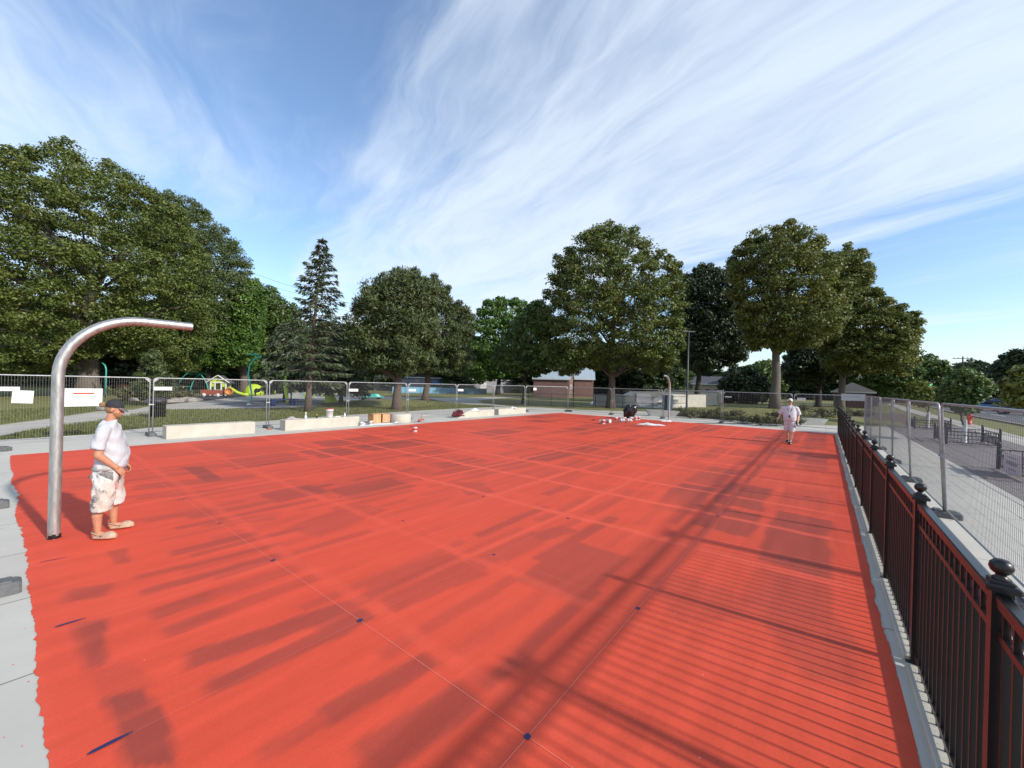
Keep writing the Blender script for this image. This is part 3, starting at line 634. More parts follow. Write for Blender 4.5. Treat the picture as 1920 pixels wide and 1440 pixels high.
# signs on the panels
def sign(name, s, t, z, wd, hh, m, label, ink=None, off=.03, tilt=0, az=RZ, cat='sign', group=None):
    e = empty(name, (*(W(s, t-off) if az == RZ else W(s-off, t)), z), az, label, cat, group)
    b = MB(); b.box((0, 0, 0), (wd, .004, hh)); b.build('board', m, e)
    if ink:
        g = MB()
        for (u, v_, a, b2, mm) in ink:
            g.cur = mm; g.box((u*wd, -.0035, v_*hh), (a*wd, .002, b2*hh))
        g.build('lettering', ['redink', 'greyink'], e)
    e.rotation_euler = (0, tilt, az); return e
txt = [(-.36+.075*k, .0, .05, .34, 1) for k in range(10) if k not in (4,)]
def sx(px, t=17.0):
    d = ray(px, 730); k = (t + O0@E2)/(np.array(d[:2])@E2); return float((np.array(d[:2])*k - O0)@E1)
def zs(px, py, t=17.0): s = sx(px, t); return zat(px, py, W(s, t)[1])
sign('warning_sign', sx(153), 17, zs(153, 745), .92, .56, 'paper', 'white rectangular sign with a red bar hung on the fence left of the man', [(.05, .22, .5, .085, 0), (0, -.34, .86, .012, 1)], .04)
sign('notice_sheet', sx(43), 17, zs(43, 744), .40, .37, 'paper', 'off-white notice sheet tied slightly askew to the fence at far left', [(0, .34-.1*k, .7-.1*(k % 3), .012, 1) for k in range(7)], .04, .06)
for px, py, l in ((11, 729, 'small white name plate on the fence at the left border'), (305, 728.5, 'small white name plate on the fence left of the playhouse')):
    sign('name_plate', sx(px), 17, zs(px, py), .50, .12, 'paper', l, [(-.3+.09*k, 0, .06, .25, 1) for k in range(7)], .04, group='name plates on the fence')
for px, py, l in ((662, 731.5, 'small white name plate on the fence right of the green rock'), (772, 731.5, 'small white name plate on the fence between the two pine trunks'), (863, 731.5, 'small white name plate on the fence beyond the maroon jacket')):
    sign('name_plate', sx(px), 17, zs(px, py), .50, .13, 'paper', l, [(-.3+.09*k, 0, .06, .25, 1) for k in range(7)], .04, group='name plates on the fence')
def tx(px, s=26.5):
    d = ray(px, 735); k = (s + O0@E1)/(np.array(d[:2])@E1); return float((np.array(d[:2])*k - O0)@E2)
for px, py, wd, hh, m, l in ((1366, 744, .38, .07, 'paper', 'slim white name plate on the far end fence before the mound'), (1503, 748.5, .40, .16, 'paper', 'white name plate on the fence just right of the walking man'), (1600, 745, 1.0, .36, 'signgrey', 'grey sign with faint lettering on the fence before the brick kiosk')):
    t = tx(px); sign('name_plate', 26.5, t, zat(px, py, W(26.5, t)[1]), wd, hh, m, l, [(-.36+.08*k, .1, .05, .2, 1) for k in range(9)], .04, 0, RZ-math.pi/2)
sign('name_plate', 23.9, 16.55, zat(1029-76, 728, W(24, 16.6)[1])+.0, .0001+.42, .2, 'paper', 'white plate on the angled corner fence panel', None, .04)

# ------------------------------------------------------------ basketball poles
def hoop_pole(s, t, dirn, label):
    e = empty('basketball_pole', (*W(s, t), 0), RZ if dirn > 0 else RZ+math.pi, label, 'basketball pole', 'bare basketball poles')
    r = .059; Rb = .80; zc = 2.885; pts = [(0, 0, .0), (0, 0, .9), (0, 0, zc-Rb)]
    for k in range(1, 13): a = math.pi/2*k/12; pts.append((Rb-Rb*math.cos(a), 0, zc-Rb+Rb*math.sin(a)))
    pts += [(1.36, 0, zc)]
    p = MB(); p.tube(pts, r, 24, False); p.tube(list(reversed(pts)), r-.006, 16, False); p.build('bent_pipe', 'galvpipe', e)
    q = MB(); q.lathe([(.068, 0), (.068, .006), (.0605, .008), (.0605, .02)], (0, 0, .004), 20); q.cur = 0
    for k in range(5): a = -2.2 + k*.55; q.box((.060*math.cos(a), .060*math.sin(a), .03+.012*math.sin(k*2.2)), (.006, .034, .045+.02*math.sin(k*3)), a)
    q.build('peeling_base_collar', 'blk', e)
    return e
hoop_pole(-1.53, 6.37, 1, 'large bare galvanised basketball pole bent over the court beside the painter at left')
p2 = hoop_pole(24.35, 6.4, -1, 'distant bare galvanised basketball pole at the far end of the court by the skate park')
wp = MB(); wp.ell((0, 0, .03), (.34, .22, .05)); wp.ell((.15, .1, .05), (.16, .12, .07)); wp.ell((-.25, -.1, .03), (.2, .12, .05))
tag(wp.build('plastic_sheet', 'cloth', loc=(*W(24.2, 6.5), 0)), 'crumpled white plastic sheet wrapped round the foot of the far pole', 'plastic sheet')

# ------------------------------------------------------------ trees
def poly_dist(P, Q):                                # signed-ish: inside mask and distance to outline
    n = len(Q); ins = np.zeros(len(P), bool); D = np.full(len(P), 1e9)
    for i in range(n):
        a, b = Q[i], Q[(i+1) % n]; ab = b-a
        c = ((a[1] > P[:, 1]) != (b[1] > P[:, 1])) & (P[:, 0] < (b[0]-a[0])*(P[:, 1]-a[1])/(b[1]-a[1]+1e-12)+a[0]); ins ^= c
        u = np.clip(((P-a)@ab)/(ab@ab+1e-12), 0, 1); D = np.minimum(D, np.linalg.norm(P-a-u[:, None]*ab, axis=1))
    return ins, D
def leaves(cen, rad, per, size, rg, flat=.62, updir=.5, droop=0.0, asp=.55, needle=False):
    """leaf cards round each clump centre, lying mostly on the clump's shell"""
    n = len(cen); idx = np.repeat(np.arange(n), per); m = len(idx)
    d = rg.normal(size=(m, 3)); d /= np.linalg.norm(d, axis=1)[:, None]
    rr = rad[idx]*rg.uniform(.45, 1.05, m); off = d*rr[:, None]; off[:, 2] *= flat; off[:, 2] -= droop*rr
    pos = cen[idx] + off
    nrm = d*.7 + rg.normal(size=(m, 3))*.55 + np.array([0, 0, updir]); nrm /= np.linalg.norm(nrm, axis=1)[:, None]
    a = rg.normal(size=(m, 3)) if not needle else d*.8+np.array([0, 0, .55])+rg.normal(size=(m, 3))*.3; a -= nrm*np.sum(a*nrm, 1)[:, None]; a /= np.linalg.norm(a, axis=1)[:, None]; b = np.cross(nrm, a)
    s = size*rg.uniform(.6, 1.35, m)[:, None]
    V = np.stack([pos-a*s, pos-b*s*asp-nrm*s*.12, pos+a*s, pos+b*s*asp-nrm*s*.12], 1).reshape(-1, 3)
    return V, np.arange(4*m).reshape(-1, 4)
def crown(poly, ctr, depth, nclump, per, size, crad, seed, edge=1.0, core=.45):
    """clumps filling a rounded volume; returns clump centres in world space"""
    rg = np.random.default_rng(seed); cx, cy = ctr; az = math.atan2(cx, cy); nd = np.array([math.sin(az), math.cos(az)]); lt = np.array([nd[1], -nd[0]])
    Dc = math.hypot(cx, cy); Q = []
    for px, py in poly:
        d = ray(px, py); k = Dc/(d[0]*nd[0]+d[1]*nd[1]); x, y = d[0]*k, d[1]*k; Q.append(((x-cx)*lt[0]+(y-cy)*lt[1], CAMH+d[2]*k))
    Q = np.array(Q); lo, hi = Q.min(0), Q.max(0)
    P = rg.uniform(lo, hi, (nclump*12, 2)); ins, D = poly_dist(P, Q); keep = ins & (D > crad*.35*edge); P, D = P[keep][:nclump], D[keep][:nclump]
    dm = max(np.percentile(D, 97), .1); w_ = depth*np.sqrt(np.clip(1-(1-np.clip(D/dm, 0, 1))**2, .02, 1))
    q = rg.uniform(-1, 1, len(P)); q = np.sign(q)*np.abs(q)**core
    dep = w_*q
    cen = np.stack([cx+P[:, 0]*lt[0]+dep*nd[0], cy+P[:, 0]*lt[1]+dep*nd[1], P[:, 1]], 1)
    rad = np.minimum(crad*rg.uniform(.45, 1.45, len(P)), D*.9+.25)
    k2 = rg.choice(len(cen), len(cen)//5); far_ = cen[k2] - np.array([cx, cy, (lo[1]+hi[1])/2]); far_ /= np.linalg.norm(far_, axis=1)[:, None]+1e-6
    sm2 = D[k2] < dm*.35; cen = np.concatenate([cen, (cen[k2]+far_*crad*.5)[sm2]]); rad = np.concatenate([rad, np.full(int(sm2.sum()), crad*.6)])
    return cen, rad, rg
def trunk_mb(base, top, r0, r1, rg, limbs, wob_=.15):
    b = MB(); n = 8; pts = []; rs = []
    for i in range(n+1):
        u = i/n; p = [base[j]+(top[j]-base[j])*u for j in range(3)]
        if 0 < i: p[0] += rg.normal()*wob_*u; p[1] += rg.normal()*wob_*u
        pts.append(p); rs.append(r0*(1-u)+r1*u + (r0*.45 if i == 0 else r0*.08 if i == 1 else 0))
    b.tube(pts, rs, 12)
    for (q, u0, rr) in limbs:
        k = min(n-1, int(u0*n)); s = Vector(pts[k]).lerp(Vector(pts[k+1]), u0*n-k); e = Vector(q); mid = s.lerp(e, .45) + Vector((0, 0, .12*(e-s).length)); m2_ = s.lerp(e, .75)+Vector((0, 0, .10*(e-s).length))
        b.tube([s, s.lerp(mid, .5)+Vector((0, 0, .1)), mid, m2_, e], [rr, rr*.8, rr*.6, rr*.4, rr*.15], 6)
    return b
def tree(name, label, poly, base_px, Y, leaf, bark, nclump, per, size, crad, seed, depth=None, tr=.3, group=None, cat='tree', top_u=.55, edge=1., core=.45, flat=.62, base=None, limbn=16, lowclip=None, needle=False, asp=.55):
    if base is None: base = (*at(base_px[0], Y, base_px[1]), gh(*at(base_px[0], Y, base_px[1])))
    xs = [p[0] for p in poly]; Dc = math.hypot(base[0], base[1]); cosa = base[1]/Dc
    if depth is None: depth = (max(xs)-min(xs))/2/FPX*base[1]*cosa*.9
    cen, rad, rg = crown(poly, base[:2], depth, nclump, per, size, crad, seed, edge, core)
    zt, zb = cen[:, 2].max(), cen[:, 2].min()
    e = empty(name, base, 0, label, cat, group)
    V, F = leaves(cen, rad, per, size, rg, flat, asp=asp, needle=needle); V = V - np.array(base)
    cr_ = npmesh('crown', V, F, leaf, e)
    topz = zb + (zt-zb)*top_u; sel = rg.choice(len(cen), min(limbn, len(cen)), replace=False); limbs = []
    mid = cen[np.abs(cen[:, 2]-topz) < (zt-zb)*.25]; tx_, ty_ = (mid[:, 0].mean(), mid[:, 1].mean()) if len(mid) else base[:2]
    tx_ = base[0]+(tx_-base[0])*.5; ty_ = base[1]+(ty_-base[1])*.5
    for j in sel:
        q = cen[j]; u0 = np.clip((q[2]-base[2])/(topz-base[2])*.62, (zb-base[2])/(topz-base[2])*.55+.12, .97); limbs.append((tuple(q-np.array(base)), float(u0), tr*rg.uniform(.18, .4)))
    trunk_mb((0, 0, -.3), (tx_-base[0], ty_-base[1], topz-base[2]), tr, tr*.25, rg, limbs).build('trunk', bark, e)
    return e

def conifer(name, label, base, H, prof, leaf, bark, seed, nwh, size, tr, droop=.25, lean=(0, 0), density=1.0, z0=.8, cat='tree'):
    """whorled conifer: prof(u) gives branch length at height fraction u"""
    rg = np.random.default_rng(seed); e = empty(name, base, 0, label, cat); Vs = []; b = MB()
    n = 10; pts = [(lean[0]*(i/n)**1.3, lean[1]*(i/n)**1.3, H*i/n) for i in range(n+1)]; rs = [max(tr*(1-i/n), .02)*(1.35 if i == 0 else 1) for i in range(n+1)]; b.tube(pts, rs, 10)
    cards = []
    for wv in range(nwh):
        z = z0 + (H-z0-.15)*(wv/(nwh-1))**.92; u = z/H; Lb = prof(u); nb_ = int(rg.integers(5, 7)) if u < .95 else 4
        cx, cy = lean[0]*u**1.3, lean[1]*u**1.3; ph = rg.uniform(0, 6)
        for k in range(nb_):
            a = ph + 2*math.pi*k/nb_ + rg.normal()*.18; L_ = Lb*rg.uniform(.72, 1.12); dx, dy = math.cos(a), math.sin(a)
            dr = droop*(1.2-u)*L_; tipup = .10*L_
            def bp(q): return np.array([cx+dx*L_*q, cy+dy*L_*q, z - dr*q*1.3 + (tipup+dr*.25)*q*q + .12*L_*u*q])
            if L_ > .35: b.tube([tuple(bp(q)) for q in (0, .35, .7, .96)], [.035*(1-u)+.012, .02*(1-u)+.01, .012, .005], 4, False)
            m = int((8+L_*26)*density)
            q = rg.uniform(.10, 1.0, m)**.75; side = rg.normal(size=m)*.15*L_*(1.08-q*.8)*.9
            P = np.stack([bp(x) for x in q]); P[:, 0] += -dy*side; P[:, 1] += dx*side; P[:, 2] -= np.abs(rg.normal(size=m))*size*.55 + np.abs(side)*.18
            ddir = np.stack([dx*np.ones(m)-dy*np.sign(side)*.9, dy*np.ones(m)+dx*np.sign(side)*.9, -.35-.5*rg.random(m)*droop*4], 1); cards.append((P, ddir))
    P = np.concatenate([c[0] for c in cards]); D = np.concatenate([c[1] for c in cards]); D += rg.normal(size=D.shape)*.28; D /= np.linalg.norm(D, axis=1)[:, None]
    sd = np.cross(D, np.array([0, 0, 1.])) + rg.normal(size=D.shape)*.5; sd /= np.linalg.norm(sd, axis=1)[:, None]; s = size*rg.uniform(.6, 1.4, len(P))[:, None]
    V = np.stack([P-D*s*.4, P+sd*s*.22+D*s*.1, P+D*s, P-sd*s*.22+D*s*.1], 1).reshape(-1, 3)
    npmesh('crown', V, np.arange(len(V)).reshape(-1, 4), leaf, e); b.build('trunk', bark, e); return e

T = tree
T('linden_tree', 'huge dense olive green tree filling the left border behind the fence', [(-160, 360), (-80, 315), (0, 300), (60, 295), (125, 287), (180, 308), (240, 337), (290, 368), (335, 400), (360, 440), (385, 490), (400, 540), (405, 590), (392, 650), (360, 700), (290, 700), (240, 668), (200, 668), (150, 680), (80, 712), (0, 728), (-160, 735)], (165, 742), 36, 'leafA', 'barkA', 1500, 150, .105, .92, 11, tr=.78, top_u=.6, limbn=26)
T('locust_tree', 'fine leaved grey green tree arching out behind the huge left tree', [(285, 372), (320, 363), (370, 385), (420, 432), (455, 468), (474, 502), (470, 525), (478, 556), (440, 620), (380, 640), (300, 600), (260, 450)], (395, 728), 47, 'leafB', 'barkD', 800, 110, .105, .85, 12, tr=.4, limbn=22)
T('maple_tree', 'bright green maple behind the playground slide', [(395, 590), (430, 540), (470, 525), (492, 540), (500, 600), (490, 640), (480, 690), (430, 690), (390, 690), (355, 680), (370, 620)], (459, 728), 49, 'leafC', 'barkR', 600, 90, .14, .9, 13, tr=.5)
T('oak_tree', 'mid green tree between the maple and the leaning spruce', [(455, 560), (480, 528), (520, 548), (550, 575), (575, 610), (590, 660), (560, 700), (500, 700), (460, 680)], (520, 727), 58, 'leafF', 'barkD', 520, 55, .2, 1.0, 14, tr=.4)
Ysp = G(577, 771)[1]
def sp_prof(u): return .12 + 2.15*min(1, (1-u)/.52)**.85 if u > .48 else 2.35 + .35*math.sin(u*9)
conifer('spruce_tree', 'tall narrow spruce with a leaning bare trunk beyond the second concrete block', (*G(577, 771), -.05), zat(603, 443, Ysp), sp_prof, 'spruce', 'barkR', 21, 20, .22, .20, droop=.26, lean=(.62, .1), density=1.75, z0=2.3)
conifer('spruce_tree', 'shorter grey green drooping spruce just left behind the leaning spruce', (*at(535, 36), -.05), 7.2, lambda u: .3+2.9*(1-u)**.7, 'spruce', 'barkD', 22, 24, .32, .18, droop=.45, density=1.8, z0=1.9)
conifer('spruce_tree', 'brownish drooping spruce just right behind the leaning spruce', (*at(640, 34), -.05), 6.6, lambda u: .3+2.7*(1-u)**.7, 'spruce', 'barkD', 23, 24, .32, .18, droop=.5, density=1.8, z0=1.9)
T('pine_tree', 'broad dark pine with the left of two reddish trunks behind the boxes', [(650, 600), (662, 565), (685, 525), (705, 528), (735, 512), (765, 508), (790, 524), (812, 530), (822, 580), (820, 640), (800, 690), (750, 712), (700, 700), (655, 690), (640, 650)], (745, 757), gp(745, 758)[1], 'pine', 'barkR', 400, 170, .15, .66, 15, tr=.36, flat=.8, needle=True, asp=.24, limbn=26, core=.6)
T('pine_tree', 'broad dark pine with the right of two reddish trunks, on the low grass mound', [(760, 570), (785, 530), (800, 522), (820, 520), (838, 545), (872, 570), (890, 600), (886, 640), (892, 680), (872, 706), (815, 700), (780, 700), (765, 640)], (797, 748), 42, 'pine', 'barkR', 340, 170, .16, .70, 16, tr=.36, flat=.8, needle=True, asp=.24, limbn=22, core=.6)
T('maple_tree', 'light green tree behind the blue pool wall', [(870, 600), (888, 583), (905, 566), (940, 560), (975, 565), (1000, 575), (1020, 590), (1030, 640), (1010, 690), (960, 712), (900, 718), (870, 700)], (933, 741), 75, 'leafC', 'barkD', 560, 55, .24, 1.15, 17, tr=.45)
T('park_tree', 'slender young tree with thin dark trunk right of the concrete blocks', [(925, 650), (955, 610), (985, 580), (1015, 558), (1042, 600), (1062, 650), (1055, 690), (1005, 708), (945, 702), (920, 680)], (980, 759), 44, 'leafF', 'barkD', 330, 46, .16, .7, 18, tr=.17, core=.7, top_u=.75)
T('linden_tree', 'large round leafy tree at centre with a stout trunk before the skate park', [(1025, 600), (1022, 562), (1035, 530), (1050, 490), (1080, 455), (1110, 440), (1135, 430), (1165, 430), (1200, 452), (1235, 467), (1262, 500), (1277, 530), (1282, 580), (1280, 640), (1268, 690), (1225, 705), (1180, 692), (1130, 690), (1085, 700), (1045, 706), (1015, 670)], (1145, 768), 40, 'leafA', 'barkR', 840, 130, .115, .85, 19, tr=.40, limbn=24)
T('maple_tree', 'very dark rounded tree behind the black lamp post', [(1265, 560), (1280, 520), (1310, 503), (1350, 505), (1385, 530), (1412, 580), (1416, 640), (1400, 672), (1360, 692), (1310, 702), (1275, 690), (1255, 650), (1252, 600)], (1305, 758), 52, 'leafD', 'barkD', 800, 90, .155, 1.0, 20, tr=.38)
T('ash_tree', 'tall open yellow green tree with a bare trunk behind the walking man', [(1365, 520), (1368, 490), (1385, 465), (1420, 437), (1465, 419), (1510, 430), (1545, 452), (1575, 490), (1585, 540), (1590, 600), (1560, 640), (1510, 655), (1460, 664), (1410, 650), (1380, 620), (1375, 570)], (1453, 776), 37, 'leafE', 'barkA', 600, 115, .118, .76, 24, tr=.42, core=.65, top_u=.7, limbn=30)
T('ash_tree', 'wide yellow green tree with a stepped crown right of the tallest right hand tree', [(1540, 500), (1582, 466), (1625, 478), (1646, 510), (1634, 540), (1662, 558), (1700, 580), (1732, 607), (1722, 640), (1728, 672), (1700, 700), (1600, 705), (1540, 690), (1530, 620)], (1575, 758), 48, 'leafE', 'barkA', 800, 100, .14, .85, 25, tr=.4, core=.6, limbn=30)
T('park_tree', 'dark leafy tree low behind the walking man with twin trunks', [(1465, 680), (1480, 640), (1540, 640), (1600, 650), (1625, 690), (1600, 715), (1560, 720), (1500, 722), (1468, 712)], (1535, 760), 58, 'leafD', 'barkD', 420, 50, .22, 1.0, 26, tr=.42, group='park trees behind the walking man')
T('park_tree', 'dark leafy tree over the brick kiosk', [(1590, 700), (1600, 650), (1660, 640), (1715, 655), (1730, 700), (1715, 735), (1660, 745), (1600, 722)], (1640, 760), 70, 'leafF', 'barkD', 480, 50, .24, 1.1, 27, tr=.42)
T('park_tree', 'rounded green tree beyond the mound, left of the bare trunk', [(1375, 700), (1395, 684), (1425, 677), (1455, 678), (1470, 700), (1470, 735), (1375, 738), (1365, 720)], (1425, 752), 95, 'leafF', 'barkD', 330, 45, .34, 1.5, 28, tr=.4)
T('park_tree', 'low dark bushy tree on the mound right of the grey mesh fence', [(1345, 735), (1350, 710), (1375, 690), (1405, 690), (1435, 710), (1445, 740), (1430, 756), (1345, 755)], (1395, 757), 66, 'leafD', 'barkD', 420, 50, .24, 1.0, 29, tr=.3)
T('young_pine', 'small young pine just left of the playground arches', [(255, 700), (262, 680), (272, 664), (287, 652), (302, 664), (312, 690), (330, 712), (320, 740), (262, 742), (245, 724)], (289, 752), 27, 'pine', 'barkA', 110, 60, .12, .30, 30, tr=.07, needle=True, asp=.24, top_u=.9)
# street side, right
T('street_tree', 'young tree with an orange tinge in the first planter by the road', [(1695, 745), (1705, 725), (1722, 712), (1745, 722), (1762, 738), (1765, 755), (1735, 760), (1705, 757)], None, 0, 'leafY', 'barkA', 150, 38, .12, .42, 31, tr=.06, base=(*W(34.8, -6.7), 0), group='young street trees', top_u=.8)
T('street_tree', 'young tree with a white trunk guard in the middle iron planter', [(1760, 745), (1770, 715), (1790, 697), (1815, 692), (1845, 705), (1862, 728), (1850, 745), (1825, 755), (1835, 775), (1805, 770), (1780, 765)], None, 0, 'leafF', 'barkA', 260, 42, .085, .30, 32, tr=.05, base=(*W(25.0, -6.45), 0), group='young street trees', top_u=.8)
T('street_tree', 'young tree reaching in from the right border above the fence', [(1890, 735), (1885, 712), (1905, 700), (1935, 680), (1975, 690), (1995, 730), (1975, 765), (1925, 772), (1898, 755)], None, 0, 'leafY', 'barkA', 180, 42, .07, .24, 33, tr=.05, base=(*W(15.3, -6.5), 0), group='young street trees', top_u=.8)
for i, (pl, Y, nc, m_, l) in enumerate((
    ([(1700, 735), (1705, 690), (1720, 672), (1745, 666), (1770, 678), (1790, 690), (1800, 740), (1760, 752)], 100, 400, 'leafF', 'green tree at the end of the street, just right of the stepped ash'),
    ([(1770, 740), (1780, 690), (1800, 676), (1840, 676), (1870, 690), (1875, 740), (1830, 752)], 105, 400, 'leafG', 'dark green tree under the far utility pole'),
    ([(1840, 745), (1845, 695), (1880, 668), (1905, 652), (1940, 640), (2010, 650), (2040, 700), (2010, 745), (1920, 752)], 78, 560, 'leafG', 'dark tree at the right border beyond the road'))):
    T('street_side_tree', l, pl, (sum(p[0] for p in pl)/len(pl), 760), Y, m_, 'barkD', nc, 50, .34, 1.4, 40+i, tr=.45)
# trees far behind the park: three kinds copied, each with its own label
protos = []
def far_tree(px, Y, h_, wd, kind, label, sq=1.0):
    x, y = at(px, Y); g = 'trees far behind the park'
    if len(protos) <= kind:
        rg = np.random.default_rng(70+kind); n = 420; d = rg.normal(size=(n, 3)); d /= np.linalg.norm(d, axis=1)[:, None]
        rr = rg.uniform(.35, 1, n)**.5; cen = d*rr[:, None]*np.array([5.0, 5.0, 5.6]); cen[:, 2] += 7.6; cen[:, :2] *= (1+.2*np.sin(np.arctan2(d[:, 1], d[:, 0])*3+kind))[:, None]
        low = rg.random(n) < .22; cen[low, 2] = rg.uniform(.5, 3, int(low.sum()))
        e = empty('background_tree', (0, 0, 0), 0, label, 'tree', g)
        V, F = leaves(cen, rg.uniform(.6, 1.3, n), 60, .26, rg); npmesh('crown', V, F, ('leafG', 'leafF', 'leafD')[kind], e)
        trunk_mb((0, 0, -.3), (0, 0, 9), .35, .1, rg, [(tuple(cen[j]), .5, .12) for j in range(10)]).build('trunk', 'barkD', e); protos.append(e)
    else: e = copy_tree(protos[kind])
    tag(e, label, 'tree', g); e.location = (x, y, -.1); e.scale = (wd/10, wd/10, h_/13.2); e.rotation_euler = (0, 0, px*.37); return e
far = [(-60, 62, 14, 13, 0), (-160, 55, 14, 13, 1), (20, 58, 13, 12, 2), (85, 66, 14, 13, 0), (140, 60, 12, 12, 1), (200, 64, 13, 13, 2), (255, 60, 13, 12, 0), (300, 68, 14, 13, 2), (345, 62, 12, 11, 1), (395, 68, 14, 13, 0), (440, 75, 14, 13, 2), (505, 78, 14, 13, 0), (560, 84, 14, 13, 2), (620, 82, 14, 13, 0), (690, 86, 13, 13, 2), (740, 92, 13, 14, 0), (800, 96, 13, 14, 1), (850, 92, 13, 13, 0),
       (905, 100, 12, 14, 1), (985, 98, 12, 13, 0), (1045, 112, 14, 15, 2), (1110, 92, 12, 12, 0), (1165, 88, 11, 11, 2), (1215, 84, 11.5, 11, 0), (1250, 95, 10, 11, 1), (1345, 125, 8.5, 14, 0), (1395, 130, 9, 14, 1), (1498, 120, 11, 14, 2), (1530, 110, 11, 13, 0), (1585, 118, 11, 14, 2), (1640, 105, 11, 13, 0), (1690, 120, 12, 14, 1), (1745, 135, 13, 15, 0), (1815, 140, 13, 15, 2), (1880, 120, 12, 14, 1), (1950, 100, 12, 13, 0)]
names_l = ['at the left border', 'beyond the left border', 'behind the plain notice sheet', 'behind the near pole', 'behind the white sign', 'above the man in the black cap', 'behind the young pine', 'behind the leftmost teal arch', 'behind the play arches', 'behind the green playhouse', 'behind the orange slide bench', 'behind the teal hoop', 'behind the lime spray posts',
           'right of the leaning spruce', 'behind the green boulder', 'behind the left pine trunk', 'between the two pine trunks', 'right of the pines', 'behind the long blue pool wall', 'left of the brick building', 'above the brick building roof', 'just left of the big linden trunk', 'just right of the big linden trunk', 'behind the left of the skate park', 'behind the far basketball pole', 'left of the grey mesh fence, very distant',
           'beyond the grassy mound', 'just right of the bare ash trunk', 'behind the walking man', 'right of the walking man', 'behind the brick kiosk', 'behind the corner of the far fence', 'behind the oncoming car', 'below the far utility pole', 'behind the blue car', 'at the right border beyond the road']
for (px, Y, h_, wd, k), l in zip(sorted(far, key=lambda a: a[4]*0), names_l): far_tree(px, Y, h_, wd, k if len(protos) > k else len(protos), 'background tree ' + l)

# shrubs planted in the mulch bed
shp = []
def shrub(x, y, s, label, k):
    if len(shp) < 3:
        rg = np.random.default_rng(90+len(shp)); n = 26; cen = rg.normal(size=(n, 3))*np.array([.22, .22, .12]); cen[:, 2] = np.abs(cen[:, 2])+.16
        e = empty('shrub', (0, 0, 0), 0, label, 'shrub', 'shrubs in the mulch bed'); V, F = leaves(cen, rg.uniform(.08, .2, n), 26, .05, rg, flat=.9); npmesh('foliage', V, F, 'shrub', e)
        b = MB()
        for j in range(8): b.tube([(0, 0, 0), tuple(cen[j]*.5+np.array([0, 0, .02])), tuple(cen[j])], [.012, .008, .004], 4)
        b.build('stem', 'barkD', e); shp.append(e)
    else: e = copy_tree(shp[k % 3])
    tag(e, label, 'shrub', 'shrubs in the mulch bed'); e.location = (x, y, gh(x, y)+.0); e.scale = (s, s, s*R.uniform(.8, 1.2)); e.rotation_euler = (0, 0, R.uniform(0, 6))
for k in range(38):
    px = 1275 + k*9.6 + R.uniform(-3, 3); py = (777, 782, 786)[k % 3] + R.uniform(-1.5, 1.5) + (0 if px > 1400 else -1)
    if px > 1470 and py > 785: py -= 4
    x, y, z = gp(px, py); shrub(x, y, R.uniform(.9, 1.5), 'low shrub in the mulch bed, number %d of the row from the lamp post' % (k+1) if 0 else 'low green and straw shrub in the mulch bed along the far end fence', k)
for i, (px, py) in enumerate(((252, 749), (266, 751), (280, 749), (300, 750), (314, 751), (327, 750), (338, 749), (232, 752))):
    x, y, z = gp(px, py); shrub(x, y, R.uniform(1.6, 2.6), 'shrub in the bed round the young pine behind the left fence', i)
def hedge(px0, px1, Y, h_, m_, label, seed):
    a, b2 = at(px0, Y), at(px1, Y); L_ = math.dist(a, b2); rg = np.random.default_rng(seed); n = int(L_*h_*3.2); u = rg.random(n)
    cen = np.stack([(b2[0]-a[0])*u, (b2[1]-a[1])*u+rg.uniform(-.8, .8, n), rg.random(n)**.8*h_*(.75+.25*np.sin(u*L_*.7)+.12*np.sin(u*L_*2.1))], 1)
    e = empty('hedge', (*a, 0), 0, label, 'hedge'); V, F = leaves(cen, rg.uniform(.3, .7, n), 36, .17, rg); npmesh('foliage', V, F, m_, e)
    b = MB()
    for k in range(int(L_/3)): b.tube([((b2[0]-a[0])*k*3/L_, (b2[1]-a[1])*k*3/L_, -.1), ((b2[0]-a[0])*k*3/L_, (b2[1]-a[1])*k*3/L_, h_*.7)], .05, 5)
    b.build('stem', 'barkD', e)
hedge(-120, 160, 66, 3.2, 'leafG', 'dark tall hedge under the trees at the left border', 201); hedge(150, 350, 72, 3.2, 'leafD', 'dark tall hedge behind the climbing arches', 202); hedge(350, 560, 84, 3.4, 'leafG', 'dark hedge behind the playhouse and spray poles', 203)
hedge(1330, 1475, 105, 3.0, 'leafG', 'distant hedge beyond the mound left of the bare ash trunk', 204); hedge(1465, 1700, 128, 3.2, 'leafD', 'distant hedge behind the brick kiosk and walking man', 205); hedge(1700, 1990, 128, 3.4, 'leafG', 'distant hedge at the end of the street', 206)
# grass blades standing out of the nearer turf
rg = np.random.default_rng(3); P = []
def strip_pts(n, px0, px1, lo, hi):
    out = []
    while len(out) < n:
        px = R.uniform(px0, px1); a, b2 = lo(px), hi(px)
        if b2 <= a: continue
        v_ = a + (b2-a)*R.random(); x, y, z = gp(px, v_); out.append((x, y, z))
    return out
lerp = lambda tbl: (lambda x: float(np.interp(x, [p[0] for p in tbl], [p[1] for p in tbl])))
P += strip_pts(15000, -30, 640, lerp([(0, 823), (46, 810), (92, 803), (120, 797.5), (175, 791), (225, 781), (300, 768), (498, 765.6), (632, 760)]), lerp([(0, 826.3), (92, 821.6), (160, 815.6), (240, 805.6), (283, 801.6), (490, 789.6), (640, 778.6)]))
P += strip_pts(7000, 640, 926, lerp([(640, 759), (740, 753), (784, 749), (815, 750), (852, 758), (926, 761)]), lerp([(640, 778.6), (740, 772.6), (840, 766.6), (926, 762.8)]))
P += strip_pts(6000, -20, 280, lerp([(0, 770), (200, 757), (280, 752)]), lerp([(0, 795.5), (92, 784), (182, 770.6), (280, 761)]))
